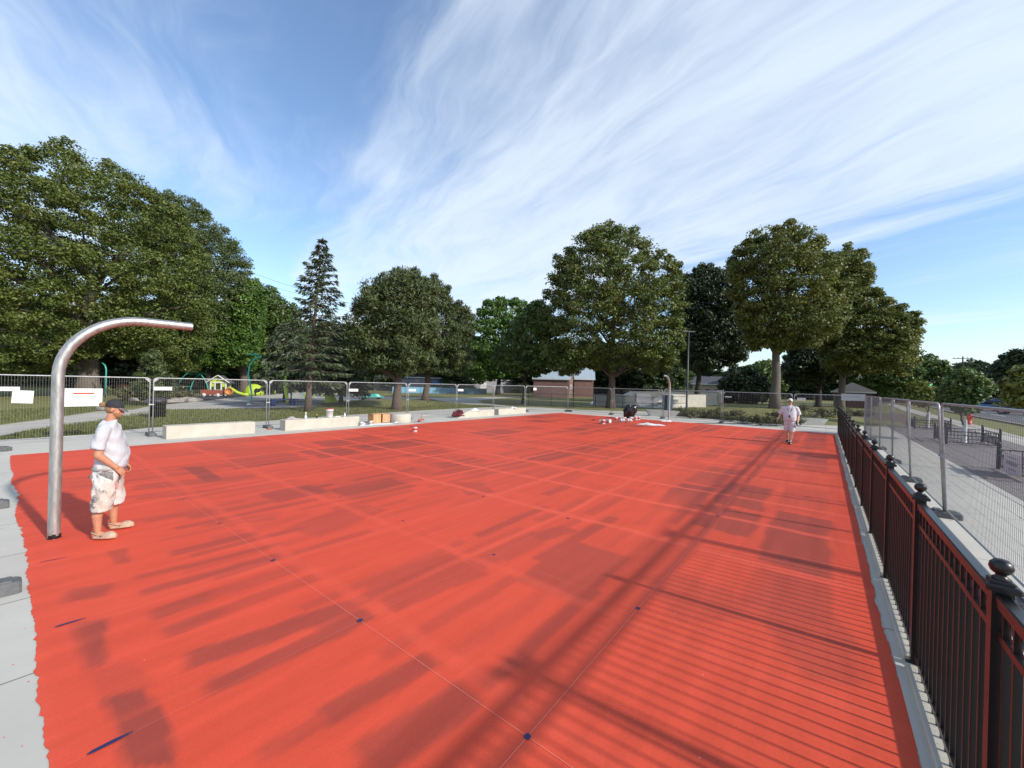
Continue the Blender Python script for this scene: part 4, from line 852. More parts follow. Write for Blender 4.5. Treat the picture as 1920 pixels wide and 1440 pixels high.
P += strip_pts(5000, 1262, 1640, lerp([(1262, 765), (1300, 760), (1400, 752), (1500, 756), (1640, 764)]), lerp([(1262, 774), (1340, 776.5), (1420, 777), (1560, 776), (1640, 775)]))
P = np.array(P); m = len(P); h_ = rg.uniform(.05, .13, m); a = rg.uniform(0, 2*math.pi, m); w_ = rg.uniform(.010, .024, m)
dx = np.stack([np.cos(a)*w_, np.sin(a)*w_, np.zeros(m)], 1); tip = P + np.stack([rg.normal(size=m)*.03, rg.normal(size=m)*.03, h_], 1)
V = np.stack([P-dx, P+dx, tip], 1).reshape(-1, 3); struct(npmesh('grass', V, np.arange(len(V)).reshape(-1, 3), 'blade'), 'stuff')

# ------------------------------------------------------------ concrete seats beside the court
def blk(px0, px1, label, s0, s1, t0, t1, h_=.43, slope=0):
    b = MB(); L_ = s1-s0
    if not slope: b.bbox((L_/2, (t1-t0)/2, h_/2), (L_, t1-t0, h_), 0, .012)
    else:
        b.add([(0, 0, 0), (L_, 0, 0), (L_, t1-t0, 0), (0, t1-t0, 0), (slope, 0, h_*.8), (slope+.25, 0, h_*.93), (L_*.55, 0, h_*.86), (L_*.66, 0, h_), (L_, 0, h_), (L_, t1-t0, h_), (L_*.66, t1-t0, h_), (L_*.55, t1-t0, h_*.86), (slope+.25, t1-t0, h_*.93), (slope, t1-t0, h_*.8)],
              [(0, 3, 2, 1), (0, 1, 8, 7, 6, 5, 4), (3, 13, 12, 11, 10, 9, 2), (1, 2, 9, 8), (0, 4, 13, 3), (4, 5, 12, 13), (5, 6, 11, 12), (6, 7, 10, 11), (7, 8, 9, 10)])
    o = b.build('concrete_block_seat', 'conc', loc=(*W(s0, t0), .001), rz=RZ); return tag(o, label, 'concrete seat', 'concrete seats along the court')
blk(0, 0, 'leftmost long rectangular concrete block seat with nothing on it', 1.42, 4.03, 15.62, 16.12)
blk(0, 0, 'second long rectangular concrete block seat carrying the white bucket and bottles', 5.10, 8.35, 15.62, 16.12)
blk(0, 0, 'short concrete block seat with a sloping end under the maroon jacket', 14.75, 18.15, 15.75, 16.35, .42, .75)
blk(0, 0, 'short rectangular concrete block seat furthest right with a white rag on it', 18.85, 22.0, 15.95, 16.5, .40)
cy = MB(); cy.lathe([(.50, 0), (.51, .02), (.51, .43), (.495, .445), (.02, .447)], (0, 0, 0), 36)
tag(cy.build('round_concrete_seat', 'conc', loc=(*W(10.75, 15.75), .001)), 'round drum shaped concrete seat between the cardboard boxes and the maroon jacket', 'concrete seat')
def boat(px0, py0, px1, py1, label, flip=1, wd=.75, h_=.45):
    a, b2 = G(px0, py0), G(px1, py1); L_ = math.dist(a, b2); az = math.atan2(b2[1]-a[1], b2[0]-a[0]); m_ = MB(); rings = []
    for i in range(13):
        u = i/12; x = L_*u; taper = math.sin(math.pi*min(max(u, .001), .999))**.35
        wt = wd*(.25+.75*taper); fl = (.5-abs(u-.5))*0; x0 = L_*.5 + (x-L_*.5)*.72
        rings.append([(x0, .05*wd, 0), (x0, wt*.8, 0), (x, wt, h_*(1-.1*u)), (x, -.1*wd*taper, h_*(1-.1*u)+.0)])
    m_.loft(rings, False); o = m_.build('curved_concrete_bench', 'conc2', loc=(*a, .002), rz=az); return tag(o, label, 'concrete bench', 'curved concrete benches')
boat(1212, 780, 1275, 781.5, 'boat shaped concrete bench behind the far basketball pole', wd=1.0)
boat(1497, 796.5, 1553, 798, 'boat shaped grey concrete bench right of the walking man', wd=.8)

# ------------------------------------------------------------ tools and clutter
def lat(name, prof, m, p, label, cat, z=0., parts=(), group=None, seg=20):
    b = MB(); b.lathe(prof, (0, 0, 0), seg); e = b.build(name, m, loc=(*p, z)); tag(e, label, cat, group)
    for (pn_, pf, pm) in parts: q = MB(); q.lathe(pf, (0, 0, 0), seg); q.build(pn_, pm, e)
    return e
def cloth_heap(name, p, z, r, h_, m, label, cat, seed=1, rz=0, group=None, res=26):
    rg_ = np.random.default_rng(seed); b = MB(); vs = []; f = []
    for i in range(res+1):
        for j in range(res+1):
            u, v_ = i/res*2-1, j/res*2-1; rr = math.hypot(u, v_); k = max(0, 1-rr**2.2)
            hh = h_*k**.7*(.62+.25*math.sin(u*5+seed)+.2*math.sin(v_*7+seed*2)+.13*math.sin((u+v_)*11+seed*3))
            e_ = 1+.16*math.sin(math.atan2(v_, u)*5+seed)
            sq = max(abs(u), abs(v_))/(rr+1e-6); vs.append((u*r[0]*sq*e_, v_*r[1]*sq*e_, max(.004, hh)))
    for i in range(res):
        for j in range(res): a = i*(res+1)+j; f.append((a, a+res+1, a+res+2, a+1))
    b.add(vs, f, True); o = b.build(name, m, loc=(*p, z), rz=rz); return tag(o, label, cat, group)
bk_p = W(7.05, 15.87); ztop = .432
bk = lat('paint_bucket', [(.125, 0), (.135, .01), (.150, .30), (.158, .30), (.158, .325), (.152, .33), (.152, .36)], 'white', bk_p, 'white plastic bucket with a dull red lid standing on the second concrete block', 'bucket', ztop,
         (('lid', [(.160, .362), (.164, .366), (.164, .392), (.150, .396), (.02, .396)], 'redlid'),))
hb = MB(); hb.tube([(.16*math.cos(a), .16*math.sin(a)*1.0, .28-.10*abs(math.sin(a*1))) for a in [math.pi*k/12 for k in range(13)]], .003, 5); hb.build('handle', 'wire', bk)
lat('spray_bottle', [(.045, 0), (.05, .02), (.05, .09), (.022, .16), (.02, .20), (.035, .21), (.03, .25), (.01, .255)], 'siding', W(5.98, 15.8), 'pale trigger bottle on the second concrete block beside the grey rag', 'bottle', ztop, (('cap', [(.024, .256), (.024, .285), (.01, .29)], 'yellow'),))
lat('bottle', [(.03, 0), (.032, .01), (.032, .07), (.014, .10), (.014, .125)], 'blk', W(6.45, 15.8), 'small dark bottle with light cap standing left of the white bucket', 'bottle', ztop, (('cap', [(.016, .126), (.016, .16), (.01, .162)], 'yellow'),))
lat('bottle', [(.034, 0), (.036, .01), (.036, .11), (.015, .14), (.015, .165)], 'white', W(7.75, 15.85), 'small white bottle standing alone at the right end of the second block', 'bottle', ztop, (('cap', [(.017, .166), (.017, .19), (.01, .192)], 'white'),))
cloth_heap('rag', W(5.45, 15.85), ztop, (.28, .18), .12, 'greycloth', 'crumpled grey rag on the left end of the second concrete block', 'rag', 2, RZ)
cloth_heap('cloth', W(7.42, 15.85), ztop, (.14, .1), .05, 'cloth', 'small white cloth just right of the white bucket', 'cloth', 5, RZ)
tb = MB(); tb.tube([(0, 0, .03), (.22, 0, .03)], .024, 10); tag(tb.build('wooden_stick', 'wood', loc=(*W(4.72, 16.35), 0), rz=RZ+.3), 'short wooden stick on the paving left of the second concrete block', 'tool')
cloth_heap('drop_cloth', W(9.45, 15.62), .002, (1.25, .42), .035, 'cloth', 'white drop cloth spread on the paving under the boxes and tools', 'cloth', 8, RZ, res=40)
def carton(s, t, label, rz, sz=(.40, .34, .36)):
    e = empty('cardboard_box', (*W(s, t), .035), RZ+rz, label, 'box', 'cardboard boxes'); x, y, z = sz
    b = MB(); b.box((0, 0, z/2), (x, y, z)); b.build('carton', 'card', e)
    f = MB()
    for sg_, ax in ((1, 0), (-1, 0)): f.box((sg_*(x/2+.03), 0, z+.02), (.11, y, .004), rot=Matrix.Rotation(-sg_*.5, 3, 'Y'))
    f.build('flap', 'card', e); q = MB(); q.box((0, -y/2-.0015, z/2), (.05, .002, z)); q.build('tape', 'beige', e)
    return e
carton(9.42, 16.05, 'left of the two brown cardboard boxes beyond the white drop cloth', .12, (.46, .40, .42)); carton(10.0, 16.08, 'right of the two brown cardboard boxes, beside the round seat', -.06, (.40, .36, .40))
def can(p, label, k=0, s=1., side=False):
    e = empty('paint_can', (*p, .006 if not side else .085*s), R.uniform(0, 6), label, 'paint can', 'paint cans'); b = MB(); b.lathe([(.082*s, 0), (.085*s, .005), (.085*s, .19*s), (.088*s, .195*s), (.078*s, .20*s)], (0, 0, 0), 16); b.build('tin', 'white', e)
    l = MB(); l.lathe([(.0865*s, .05*s), (.0868*s, .055*s), (.0868*s, .14*s), (.0865*s, .145*s)], (0, 0, 0), 16); l.build('paper_band', 'redlid' if k % 2 else 'greyink', e)
    h_ = MB(); h_.tube([(.088*s*math.cos(a), .088*s*math.sin(a), .19*s+.07*s*math.sin(a)) for a in [math.pi*i/8 for i in range(9)]], .002, 4); h_.build('handle', 'wire', e)
    if side: e.rotation_euler = (math.pi/2, 0, R.uniform(0, 3))
    return e
for i, (s, t) in enumerate(((8.38, 15.5), (8.60, 15.62), (8.86, 15.5), (9.02, 15.68))):
    can(W(s, t), ('white paint can nearest the second concrete block', 'white paint can behind the first one by the second block', 'white paint can on the drop cloth in front of the boxes, left', 'white paint can just left of the cardboard boxes')[i], i, .9, i == 1)
for i, (s, t) in enumerate(((10.25, 15.45), (10.38, 15.58))):
    cloth_heap('paint_tray', W(s, t), .03, (.16, .1), .06, 'cloth', ('stained white paint tray on the drop cloth right of the boxes', 'second stained tray beside the round seat')[i], 'paint tray', 20+i, RZ+i)
tl = MB(); tl.tube([(0, 0, .02), (.05, 0, .42)], .014, 8); tl.tube([(-.16, 0, .10), (.22, .02, .12)], .035, 10); tl.lathe([(.05, 0), (.05, .1), (.02, .16)], (-.1, .02, 0), 10)
tag(tl.build('paint_roller', 'redlid', loc=(*G(789, 791), .001), rz=RZ), 'red stained paint roller leaning on the paving right of the round seat', 'paint roller')
pc = empty('paint_pot', (*G(778, 810), .006), 0, 'small white paint pot with brushes across it standing on the red court', 'paint pot'); b = MB(); b.lathe([(.08, 0), (.09, .01), (.10, .20), (.104, .205)], (0, 0, 0), 16); b.build('pot', 'white', pc)
b = MB(); b.tube([(-.2, 0, .23), (.02, .02, .22)], .013, 6); b.box((.08, .02, .225), (.10, .05, .02)); b.tube([(.05, .02, .1), (.13, 0, .36)], .01, 6); b.tube([(-.02, 0, .1), (-.04, 0, .42)], .008, 6); b.build('brush', 'redlid', pc)
b = MB(); b.lathe([(.1005, .08), (.102, .085), (.104, .15), (.1035, .155)], (0, 0, 0), 16); b.build('paint_smear', 'redlid', pc)
cloth_heap('jacket', W(15.15, 16.05), .12, (.42, .38), .42, 'maroon', 'maroon fabric jacket heaped over the left end of a short concrete block', 'jacket', 31, RZ)
cloth_heap('white_shirt', W(16.5, 15.98), .38, (.42, .28), .15, 'cloth', 'white shirt thrown over the block with the maroon jacket', 'shirt', 33, RZ)
cloth_heap('white_rag', W(20.6, 16.05), .40, (.32, .22), .12, 'cloth', 'white rag hanging on the rightmost short concrete block', 'rag', 35, RZ)
# black bag and cans at the far side
x, y = G(1177, 786)
bg_ = empty('rubbish_bag', (x, y, 0), 0, 'shiny black rubbish bag standing among white cans at the far side of the court', 'rubbish bag'); b = MB()
rings = []
for i in range(15):
    u = i/14; r_ = .36*(.62+.55*math.sin(min(1, u*1.15)*math.pi*.62))*(1 if u < .93 else .8); ring = []
    for k in range(28):
        a = 2*math.pi*k/28; q = 1+.07*math.sin(a*5+u*7)+.05*math.sin(a*9-u*11); ring.append((.22*u+r_*q*math.cos(a), r_*q*math.sin(a)*.8, u*.86+.03*math.sin(a*3)*u))
    rings.append(ring)
b.loft(rings); b.build('bag_body', 'blk', bg_)
b = MB(); b.ell((.05, 0, .84), (.20, .16, .13)); b.ell((.42, .02, .82), (.21, .17, .15)); b.build('bag_knot', 'blk', bg_)
for i, (px, py) in enumerate(((1124, 794), (1131, 795), (1138, 792.5), (1155, 790), (1163, 791), (1171, 790), (1176, 791), (1183, 789.5), (1192, 788), (1197, 787.5))):
    can(G(px, py), ('white can lying leftmost of the small heap on the far court', 'white can standing in the middle of the small heap on the far court', 'white can lying rightmost of the small heap on the far court', 'white can at the left foot of the black bag', 'white can lying just left below the black bag', 'white can below the black bag with a red band', 'white can in front of the black bag', 'white can at the right foot of the black bag', 'grey banded can right of the black bag', 'outermost can right of the black bag')[i], i, 1.25, i in (0, 2, 4, 6))
cloth_heap('plastic_sheeting', G(1220, 797), .006, (.75, .24), .12, 'cloth', 'crumpled white plastic sheeting lying on the court near the far pole', 'plastic sheet', 41, RZ-1.2, res=34)
cloth_heap('cloth', G(1113, 788), .006, (.10, .06), .06, 'maroon', 'small dark rag lying alone on the far court', 'rag', 42)

# ------------------------------------------------------------ lamp post, bin, mesh fence
x, y = G(1287, 780); hL = zat(1288, 622, y)
lp = empty('lamp_post', (x, y, 0), 0, 'tall black lamp post on a round concrete footing beyond the far end fence', 'lamp post')
b = MB(); b.lathe([(.36, -.05), (.37, .0), (.37, .38), (.35, .40), (.02, .40)], (0, 0, 0), 24); b.build('footing', 'conc', lp)
b = MB(); b.lathe([(.16, .40), (.16, .43), (.085, .45), (.075, 2.), (.06, hL)], (0, 0, 0), 14); b.build('pole', 'iron2', lp)
b = MB(); b.box((0, 0, hL+.03), (1.1, .10, .07), .3); b.box((-.42, -.13, hL+.02), (.42, .26, .10), .3); b.build('lamp_head', 'iron2', lp)
def bin_(px, py, Y, label, m, h_=1.15):
    x, y = at(px, Y, py); e = empty('recycling_bin', (x, y, gh(x, y)), .4, label, 'bin'); b = MB(); b.box((0, 0, h_*.45), (.58, .58, h_*.9), taper=1.12); b.build('bin_body', m, e)
    b = MB(); b.bbox((0, 0, h_*.95), (.74, .74, .12), 0, .03); b.build('lid', 'binblue', e); return e
bin_(1251, 771, 35, 'dark teal recycling bin behind the far basketball pole', 'binblue', 1.5)
x, y = G(295, 782); rb = empty('litter_bin', (x, y, -.02), .2, 'black litter bin behind the fence posts left of the first long block', 'bin'); b = MB(); b.lathe([(.30, 0), (.32, .03), (.34, .75), (.36, .78)], (0, 0, 0), 18); b.build('bin_body', 'blk', rb); b = MB(); b.lathe([(.37, .78), (.37, .84), (.22, .98), (.1, 1.0)], (0, 0, 0), 18); b.build('lid', 'iron2', rb)
def slatfence(name, pts, h_, label, m_post, m_fill, step=.12, post_step=2.4, zoff=0, cat='fence', wr=.006, horiz=(.1, .96), fill=None):
    e = empty(name, (*pts[0], 0), 0, label, cat); ox, oy = pts[0]; fb = MB(); rb_ = MB()
    for (a, b2) in zip(pts[:-1], pts[1:]):
        L_ = math.dist(a, b2); n = max(1, round(L_/post_step)); d = ((b2[0]-a[0])/L_, (b2[1]-a[1])/L_)
        for k in range(n+1):
            x, y = a[0]+d[0]*L_*k/n, a[1]+d[1]*L_*k/n; z = gh(x, y); q = MB(); q.tube([(x-ox, y-oy, z-.1), (x-ox, y-oy, z+h_*1.03)], .03, 6); q.build('post', m_post, e)
        ns = int(L_/2)+1; za = [gh(a[0]+d[0]*L_*k/ns, a[1]+d[1]*L_*k/ns) for k in range(ns+1)]
        for hz_ in horiz:
            rb_.tube([(a[0]+d[0]*L_*k/ns-ox, a[1]+d[1]*L_*k/ns-oy, za[k]+h_*hz_) for k in range(ns+1)], .02, 5, False)
        m_ = int(L_/step)
        for k in range(m_):
            x, y = a[0]+d[0]*L_*(k+.5)/m_, a[1]+d[1]*L_*(k+.5)/m_; z = gh(x, y); fb.box((x-ox, y-oy, z+h_*.53), (wr*2, wr*2, h_*.86))
    rb_.build('rail', m_post, e)
    if m_: fb.build('infill', m_fill, e)
    return e
Yf = 62
slatfence('mesh_fence', [at(1318, 58, 755), at(1356, 60, 752)], 2.1, 'grey mesh fence panel at the right end of the skate park', 'stuccog', 'wire', .09, 2.5, wr=.013)
slatfence('park_fence', [W(31.5, 22.5), W(36.5, 17.5), W(36.5, 8.5)], 1.25, 'low black railing in front of the skate park', 'iron2', 'iron2', .9, 2.6, wr=.004, horiz=(.5, .98))
slatfence('park_fence', [at(1385, 58), at(1475, 56), at(1640, 52)], 1.9, 'black park fence beyond the mound behind the walking man', 'iron2', 'iron2', .35, 3.0, wr=.008)
slatfence('park_fence', [at(640, 62), at(760, 66), at(1000, 74)], 1.7, 'black fence round the swimming pool, beyond the pines', 'iron2', 'iron2', .14, 2.6, wr=.010)
slatfence('park_fence', [at(-60, 52), at(120, 55), at(340, 66), at(520, 78)], 1.7, 'dark fence under the trees behind the playground', 'iron2', 'iron2', .22, 3.0, wr=.010)

# ------------------------------------------------------------ buildings
def house(name, label, C0, az, Lx, Ly, hw, hr, mw, mroof, over=.4, windows=(), doors=(), hip=0.0, cat='building', z=-.05, group=None):
    """C0 near corner; x runs along az, y to its left; ridge parallel to x"""
    e = empty(name, (*C0, z), az, label, cat, group); b = MB(); b.prism([(0, 0), (Lx, 0), (Lx, Ly), (0, Ly)], 0, hw)
    if not hip: b.add([(0, 0, hw), (0, Ly, hw), (0, Ly/2, hr-.06), (Lx, 0, hw), (Lx, Ly, hw), (Lx, Ly/2, hr-.06)], [(0, 2, 1), (3, 4, 5)])
    b.build('wall', mw, e); o = over; hp = hip*Ly/2; r = MB(); th = .14; sl_ = (hr-hw)/(Ly/2); ze = hw-sl_*o
    A = [(-o, -o, ze), (Lx+o, -o, ze), (Lx+o, Ly+o, ze), (-o, Ly+o, ze), (-o+hp*(1), Ly/2, hr), (Lx+o-hp, Ly/2, hr)]
    B = [(x, y, z_+th) for x, y, z_ in A]
    F = [(0, 1, 5, 4), (2, 3, 4, 5)] + ([(1, 2, 5), (3, 0, 4)] if hip else [])
    r.add(B, F); r.add(A, [tuple(reversed(f)) for f in F]); n = 4
    r.add(A+B, [(i, (i+1) % 4, 6+(i+1) % 4, 6+i) for i in range(4)] if hip else [(0, 1, 7, 6), (2, 3, 9, 8), (1, 5, 11, 7), (5, 2, 8, 11), (3, 4, 10, 9), (4, 0, 6, 10)])
    r.build('roof', mroof, e)
    if mroof == 'metalroof':
        q = MB(); k = 0
        while k*.45 < Lx+2*o:
            x = -o + k*.45
            for sgn, y0 in ((1, -o), (-1, Ly+o)):
                yt = Ly/2; zt = hr
                if hip: d = min(x+o, Lx+o-x)/(hp+1e-6); f = min(1, d); yt = y0 + (Ly/2-y0)*f; zt = ze + (hr-ze)*f
                q.tube([(x, y0, ze+th+.02), (x, yt, zt+th+.02)], .022, 4, False)
            k += 1
        q.build('roof_seam', 'metalroof', e)
    fb = MB()
    for (x0, y0, x1, y1) in ((-o, -o-.011, Lx+o, -o-.011), (Lx+o+.011, -o, Lx+o+.011, Ly+o), (-o-.011, Ly+o, -o-.011, -o)) if hip else ((-o, -o-.011, Lx+o, -o-.011),):
        fb.box(((x0+x1)/2, (y0+y1)/2, ze+.03), (max(abs(x1-x0), .02), max(abs(y1-y0), .02), .2))
    fb.build('fascia', 'siding', e)
    for (side, u, zc, w_, h2, mm) in windows:
        wf = MB(); 
        if side == 'f': c = (u, -.02, zc); d = (w_, .05, h2); c2 = (u, -.05, zc); d2 = (w_-.12, .02, h2-.12)
        else: c = (Lx+.02, u, zc) if side == 'r' else (-.02, u, zc); d = (.05, w_, h2); c2 = (c[0]+(.03 if side == 'r' else -.03), u, zc); d2 = (.02, w_-.12, h2-.12)
        wf.box(c, d); wo_ = wf.build('window', 'siding', e); g = MB(); g.box(c2, d2); g.build('pane', mm, wo_)
    for (side, u, w_, h2, mm) in doors:
        g = MB(); g.box((u, -.03, h2/2) if side == 'f' else ((Lx+.03, u, h2/2) if side == 'r' else (-.03, u, h2/2)), (w_, .06, h2) if side == 'f' else (.06, w_, h2)); g.build('door', mm, e)
    return e
M['metalroof'] = mat('standing_seam_metal_roof', (.40, .47, .50), .45, .2, var=.06)
M['shingle'] = mat('grey_shingles', (.065, .06, .055), .85, var=.15, vscale=9)
M['brickD'] = brick_mat('dark_red_brick', (.10, .035, .03), (.14, .05, .04), (.12, .09, .08), 1, bw=.4, rh=.13, ms=.010, rot=(math.pi/2, 0, 0))
# brick building: near corner at photo (1067,745)
Yb = 69; cB = at(1067, Yb, 745); cL = at(1000, Yb+1.5, 743); az = math.atan2(cB[1]-cL[1], cB[0]-cL[0]); Lb = math.dist(cB, cL)
house('brick_building', 'brown brick park building with a pale metal roof behind the far corner fence', cL, az, Lb, 6.6, 3.3, 5.2, 'brickE', 'metalroof', .25, (('r', 1.6, 1.95, .45, .75, 'paper'), ('r', 4.0, 1.95, .55, .75, 'paper')), ())
g_ = MB(); g_.prism([(0, 0), (5.4, 0), (5.4, 5.4), (0, 5.4)], 0, 3.0); 
house('brick_pavilion', 'taller metal roofed wing right of the brown brick building', at(1076, Yb+7.5, 745), az+.1, 3.6, 7, 3.6, 6.2, 'brickE', 'metalroof', .3, ())
Yk = 58; cK = at(1636, Yk, 763); cKL = at(1566, Yk+2.5, 760); az = math.atan2(cK[1]-cKL[1], cK[0]-cKL[0]); Lk = math.dist(cK, cKL)
house('brick_kiosk', 'small dark brick kiosk with a pale hipped roof at the corner of the park', cKL, az, Lk, 5.5, 2.45, 3.7, 'brickD', 'shingle', .35, (('f', 1.3, 1.4, 1.0, .8, 'glass'),), (('f', 3.2, .9, 2.0, 'doorblue'),) if 0 else (), hip=.9)
house('pool_house', 'long dark pool building with two blue doors seen between the pine trunks', at(700, 84, 735), -.05+.42, 34, 8, 3.0, 3.6, 'stuccog', 'roofd', .3, (), (('f', 13.2, 1.6, 2.2, 'doorblue'), ('f', 17.2, 1.8, 2.3, 'doorblue'), ('f', 24, 1.5, 2.2, 'siding')))
pw = MB(); a, b2 = at(735, 70, 745), at(912, 78, 742); L_ = math.dist(a, b2); pw.box((L_/2, 0, .55), (L_, .2, 1.1))
for k in range(int(L_/2.4)): pw.box((1.2+k*2.4, -.11, .55), (.08, .03, 1.1))
tag(pw.build('pool_wall', 'poolblue', loc=(*a, -.03), rz=math.atan2(b2[1]-a[1], b2[0]-a[0])), 'long pale blue pool wall behind the pine trunks', 'wall')
for i, (px, Y, Lx, Ly, hw, hr, mw, l) in enumerate(((1190, 112, 16, 8, 3.6, 5.0, 'stuccog', 'long grey building far beyond the skate park'), (1262, 118, 9, 8, 3.4, 5.2, 'siding', 'pale distant house left of the lamp post'), (1298, 104, 7, 7, 3.6, 5.4, 'beige', 'small beige house seen just right of the lamp post'), (1335, 108, 8, 8, 2.8, 4.6, 'beige', 'low beige house with a brown roof beyond the grey mesh fence'),
        (1508, 120, 10, 8, 3.2, 5.0, 'brickE', 'distant pinkish brick house behind the walking man'), (1545, 124, 9, 8, 3.2, 5.0, 'beige', 'distant beige house left of the brick kiosk'), (1884, 78, 7, 9, 4.0, 6.2, 'siding', 'white sided house behind the blue car'), (915, 108, 18, 6, 2.6, 3.0, 'stuccog', 'low flat pavilion left of the brick building'))):
    house('house', l, at(px, Y, 745), .25*math.sin(i*2.1)-math.atan2(at(px, Y)[0], Y)*.6, Lx, Ly, hw, hr, mw, 'roofd', .4, tuple(('f', Lx*(.2+.3*k), 1.7, 1.2, 1.2, 'glass') for k in range(3)), (), cat='house')
    # the near wall faces the park

# ------------------------------------------------------------ skate park
def ramp(name, label, C0, az, prof, wd, m='skate', cat='skate ramp', side='conc2'):
    b = MB(); n = len(prof); P = [(x, 0, z) for x, z in prof] + [(x, wd, z) for x, z in prof]
    b.add(P, [tuple(range(n-1, -1, -1)), tuple(range(n, 2*n))] + [(i, (i+1) % n, n+(i+1) % n, n+i) for i in range(n)])
    o = b.build(name, m, loc=(*C0, -.03), rz=az); return tag(o, label, cat)
azs = RZ - math.pi/2
sheet('skate_park_floor', [at(1105, 46), at(1260, 42), at(1350, 56), at(1330, 74), at(1120, 74)], -.016, 'skate')
cs = at(1113, 44, 760); w1 = MB(); L_ = math.dist(cs, at(1172, 44, 762)); w1.prism([(0, 0), (L_, 0), (L_+.0, .35), (0, .35)], 0, 1.25); w1.prism([(L_-.9, -.012), (L_-.5, -.012), (L_-.5, 0), (L_-.9, 0)], .02, .8)
tag(w1.build('skate_park_wall', 'conc2', loc=(*cs, -.03), rz=math.atan2(at(1172, 44, 762)[1]-cs[1], at(1172, 44, 762)[0]-cs[0])), 'grey concrete wall of the skate park left of the ramps behind the linden trunk', 'wall')
ramp('skate_bank', 'sloping cream bank with a hexagonal face behind the black bag', at(1170, 45, 762), 0, [(0, 0), (1.9, 0), (.35, 1.25), (0, 1.25)], 4.5)
ramp('skate_bank', 'long pale raised deck at the back of the skate park', at(1175, 54, 760), .05, [(0, 0), (12.5, 0), (12.5, 1.7), (10.5, 1.75), (1.2, 1.55), (0, 1.0)], 2.2)
ramp('skate_bank', 'cream inclined slab with a stepped edge in the skate park', at(1215, 47, 765), .1, [(0, 0), (.9, 0), (3.4, 1.2), (4.6, 1.25), (4.6, 1.45), (3.0, 1.42)], 2.0)
ramp('skate_stairs', 'set of concrete steps between the ramps of the skate park', at(1224, 44.5, 767), .1, [(0, 0), (3.0, 0), (3.0, .9), (2.4, .9), (2.4, .7), (1.8, .7), (1.8, .5), (1.2, .5), (1.2, .3), (.6, .3), (.6, .12), (0, .12)], 1.6)
sb = MB(); sb.box((0, 0, .7), (1.7, .9, 1.3)); sb.box((.1, -.47, .8), (1.5, .02, .05)); tag(sb.build('electrical_cabinet', 'stuccog', loc=(*at(1204, 50, 760), 0)), 'grey metal box with louvres in the middle of the skate park', 'cabinet')
ramp('skate_bank', 'cream block wall right of the far basketball pole', at(1262, 47, 765), .12, [(0, 0), (4.1, 0), (4.1, 1.5), (0, 1.35)], 1.2)

# ------------------------------------------------------------ playground
def arcpts(c, rx, rz_, az, n=16, a0=0, a1=math.pi):
    return [(c[0]+rx*math.cos(a0+(a1-a0)*k/n)*math.cos(az), c[1]+rx*math.cos(a0+(a1-a0)*k/n)*math.sin(az), c[2]+rz_*math.sin(a0+(a1-a0)*k/n)) for k in range(n+1)]
Yp = 46
x, y = at(363, Yp, 740); e = empty('climbing_arch', (x, y, -.02), 0, 'teal arched climbing frame with two hoops left of the green playhouse', 'climbing frame')
b = MB(); b.tube(arcpts((-.1, 0, 0), 1.55, 2.5, .25), .05, 8); b.build('arch', 'teal', e)
b = MB(); b.tube(arcpts((.55, 1.0, 0), 1.5, 2.45, .25), .05, 8); b.build('arch', 'teal', e)
b = MB()
for a in (.35, .75, 1.15, 1.57, 2.0, 2.4, 2.8):
    p = (-.1+1.55*math.cos(a)*math.cos(.25), 1.55*math.cos(a)*math.sin(.25), 2.5*math.sin(a)); q = (.55+1.5*math.cos(a)*math.cos(.25), 1+1.5*math.cos(a)*math.sin(.25), 2.45*math.sin(a)); b.tube([p, q], .035, 6)
b.build('rung', 'teal', e)
x, y = at(413, 44, 742); ph = empty('playhouse', (x, y, -.02), .35, 'lime green playhouse with a dark pitched roof and white posts', 'playhouse')
b = MB()
for px_, py_ in ((-.7, -.7), (.7, -.7), (.7, .7), (-.7, .7), (-.28, -.72), (.28, -.72)): b.box((px_, py_, .75), (.11, .11, 1.5))
b.box((0, -.72, .62), (.6, .06, .07)); b.box((0, -.74, 1.42), (.95, .08, .12)); b.build('post', 'white', ph)
b = MB(); b.prism([(-.75, -.68), (-.35, -.68), (-.35, -.6), (-.75, -.6)], .95, 1.5); b.prism([(.35, -.68), (.75, -.68), (.75, -.6), (.35, -.6)], .95, 1.5); b.add([(-.85, -.66, 1.5), (.85, -.66, 1.5), (0, -.66, 2.1), (-.85, -.6, 1.5), (.85, -.6, 1.5), (0, -.6, 2.1)], [(0, 1, 2), (5, 4, 3), (0, 3, 4, 1), (1, 4, 5, 2), (2, 5, 3, 0)])
b.box((0, .66, 1.1), (1.4, .06, 1.0)); b.box((-.72, 0, 1.1), (.06, 1.3, .8)); b.build('wall', 'lime', ph)
b = MB()
for sg_ in (-1, 1): b.add([(sg_*1.05, -.95, 1.42), (0, -.95, 2.2), (0, .95, 2.2), (sg_*1.05, .95, 1.42), (sg_*1.05, -.95, 1.36), (0, -.95, 2.14), (0, .95, 2.14), (sg_*1.05, .95, 1.36)], [(0, 1, 2, 3), (7, 6, 5, 4), (0, 4, 5, 1), (3, 2, 6, 7), (0, 3, 7, 4)])
b.build('roof', 'roofd', ph)
b = MB()
for sg_ in (-1, 1): b.tube([(sg_*1.07, -.97, 1.40), (0, -.97, 2.2)], .055, 4, True, False)
b.lathe([(.13, 0), (.13, .03)], (0, -.72, 1.72), 10); b.build('gable_trim', 'white', ph)
b = MB(); b.tube([(-.85, 0, .62)]*1+[(-.86, .01, .62)], .1, 3) if 0 else None; b.tube([(.75, -.2, .86), (1.15, -.25, .72), (1.7, -.3, .34), (2.3, -.35, .16), (2.75, -.38, .14)], .16, 8); b.build('slide', 'lime', ph)
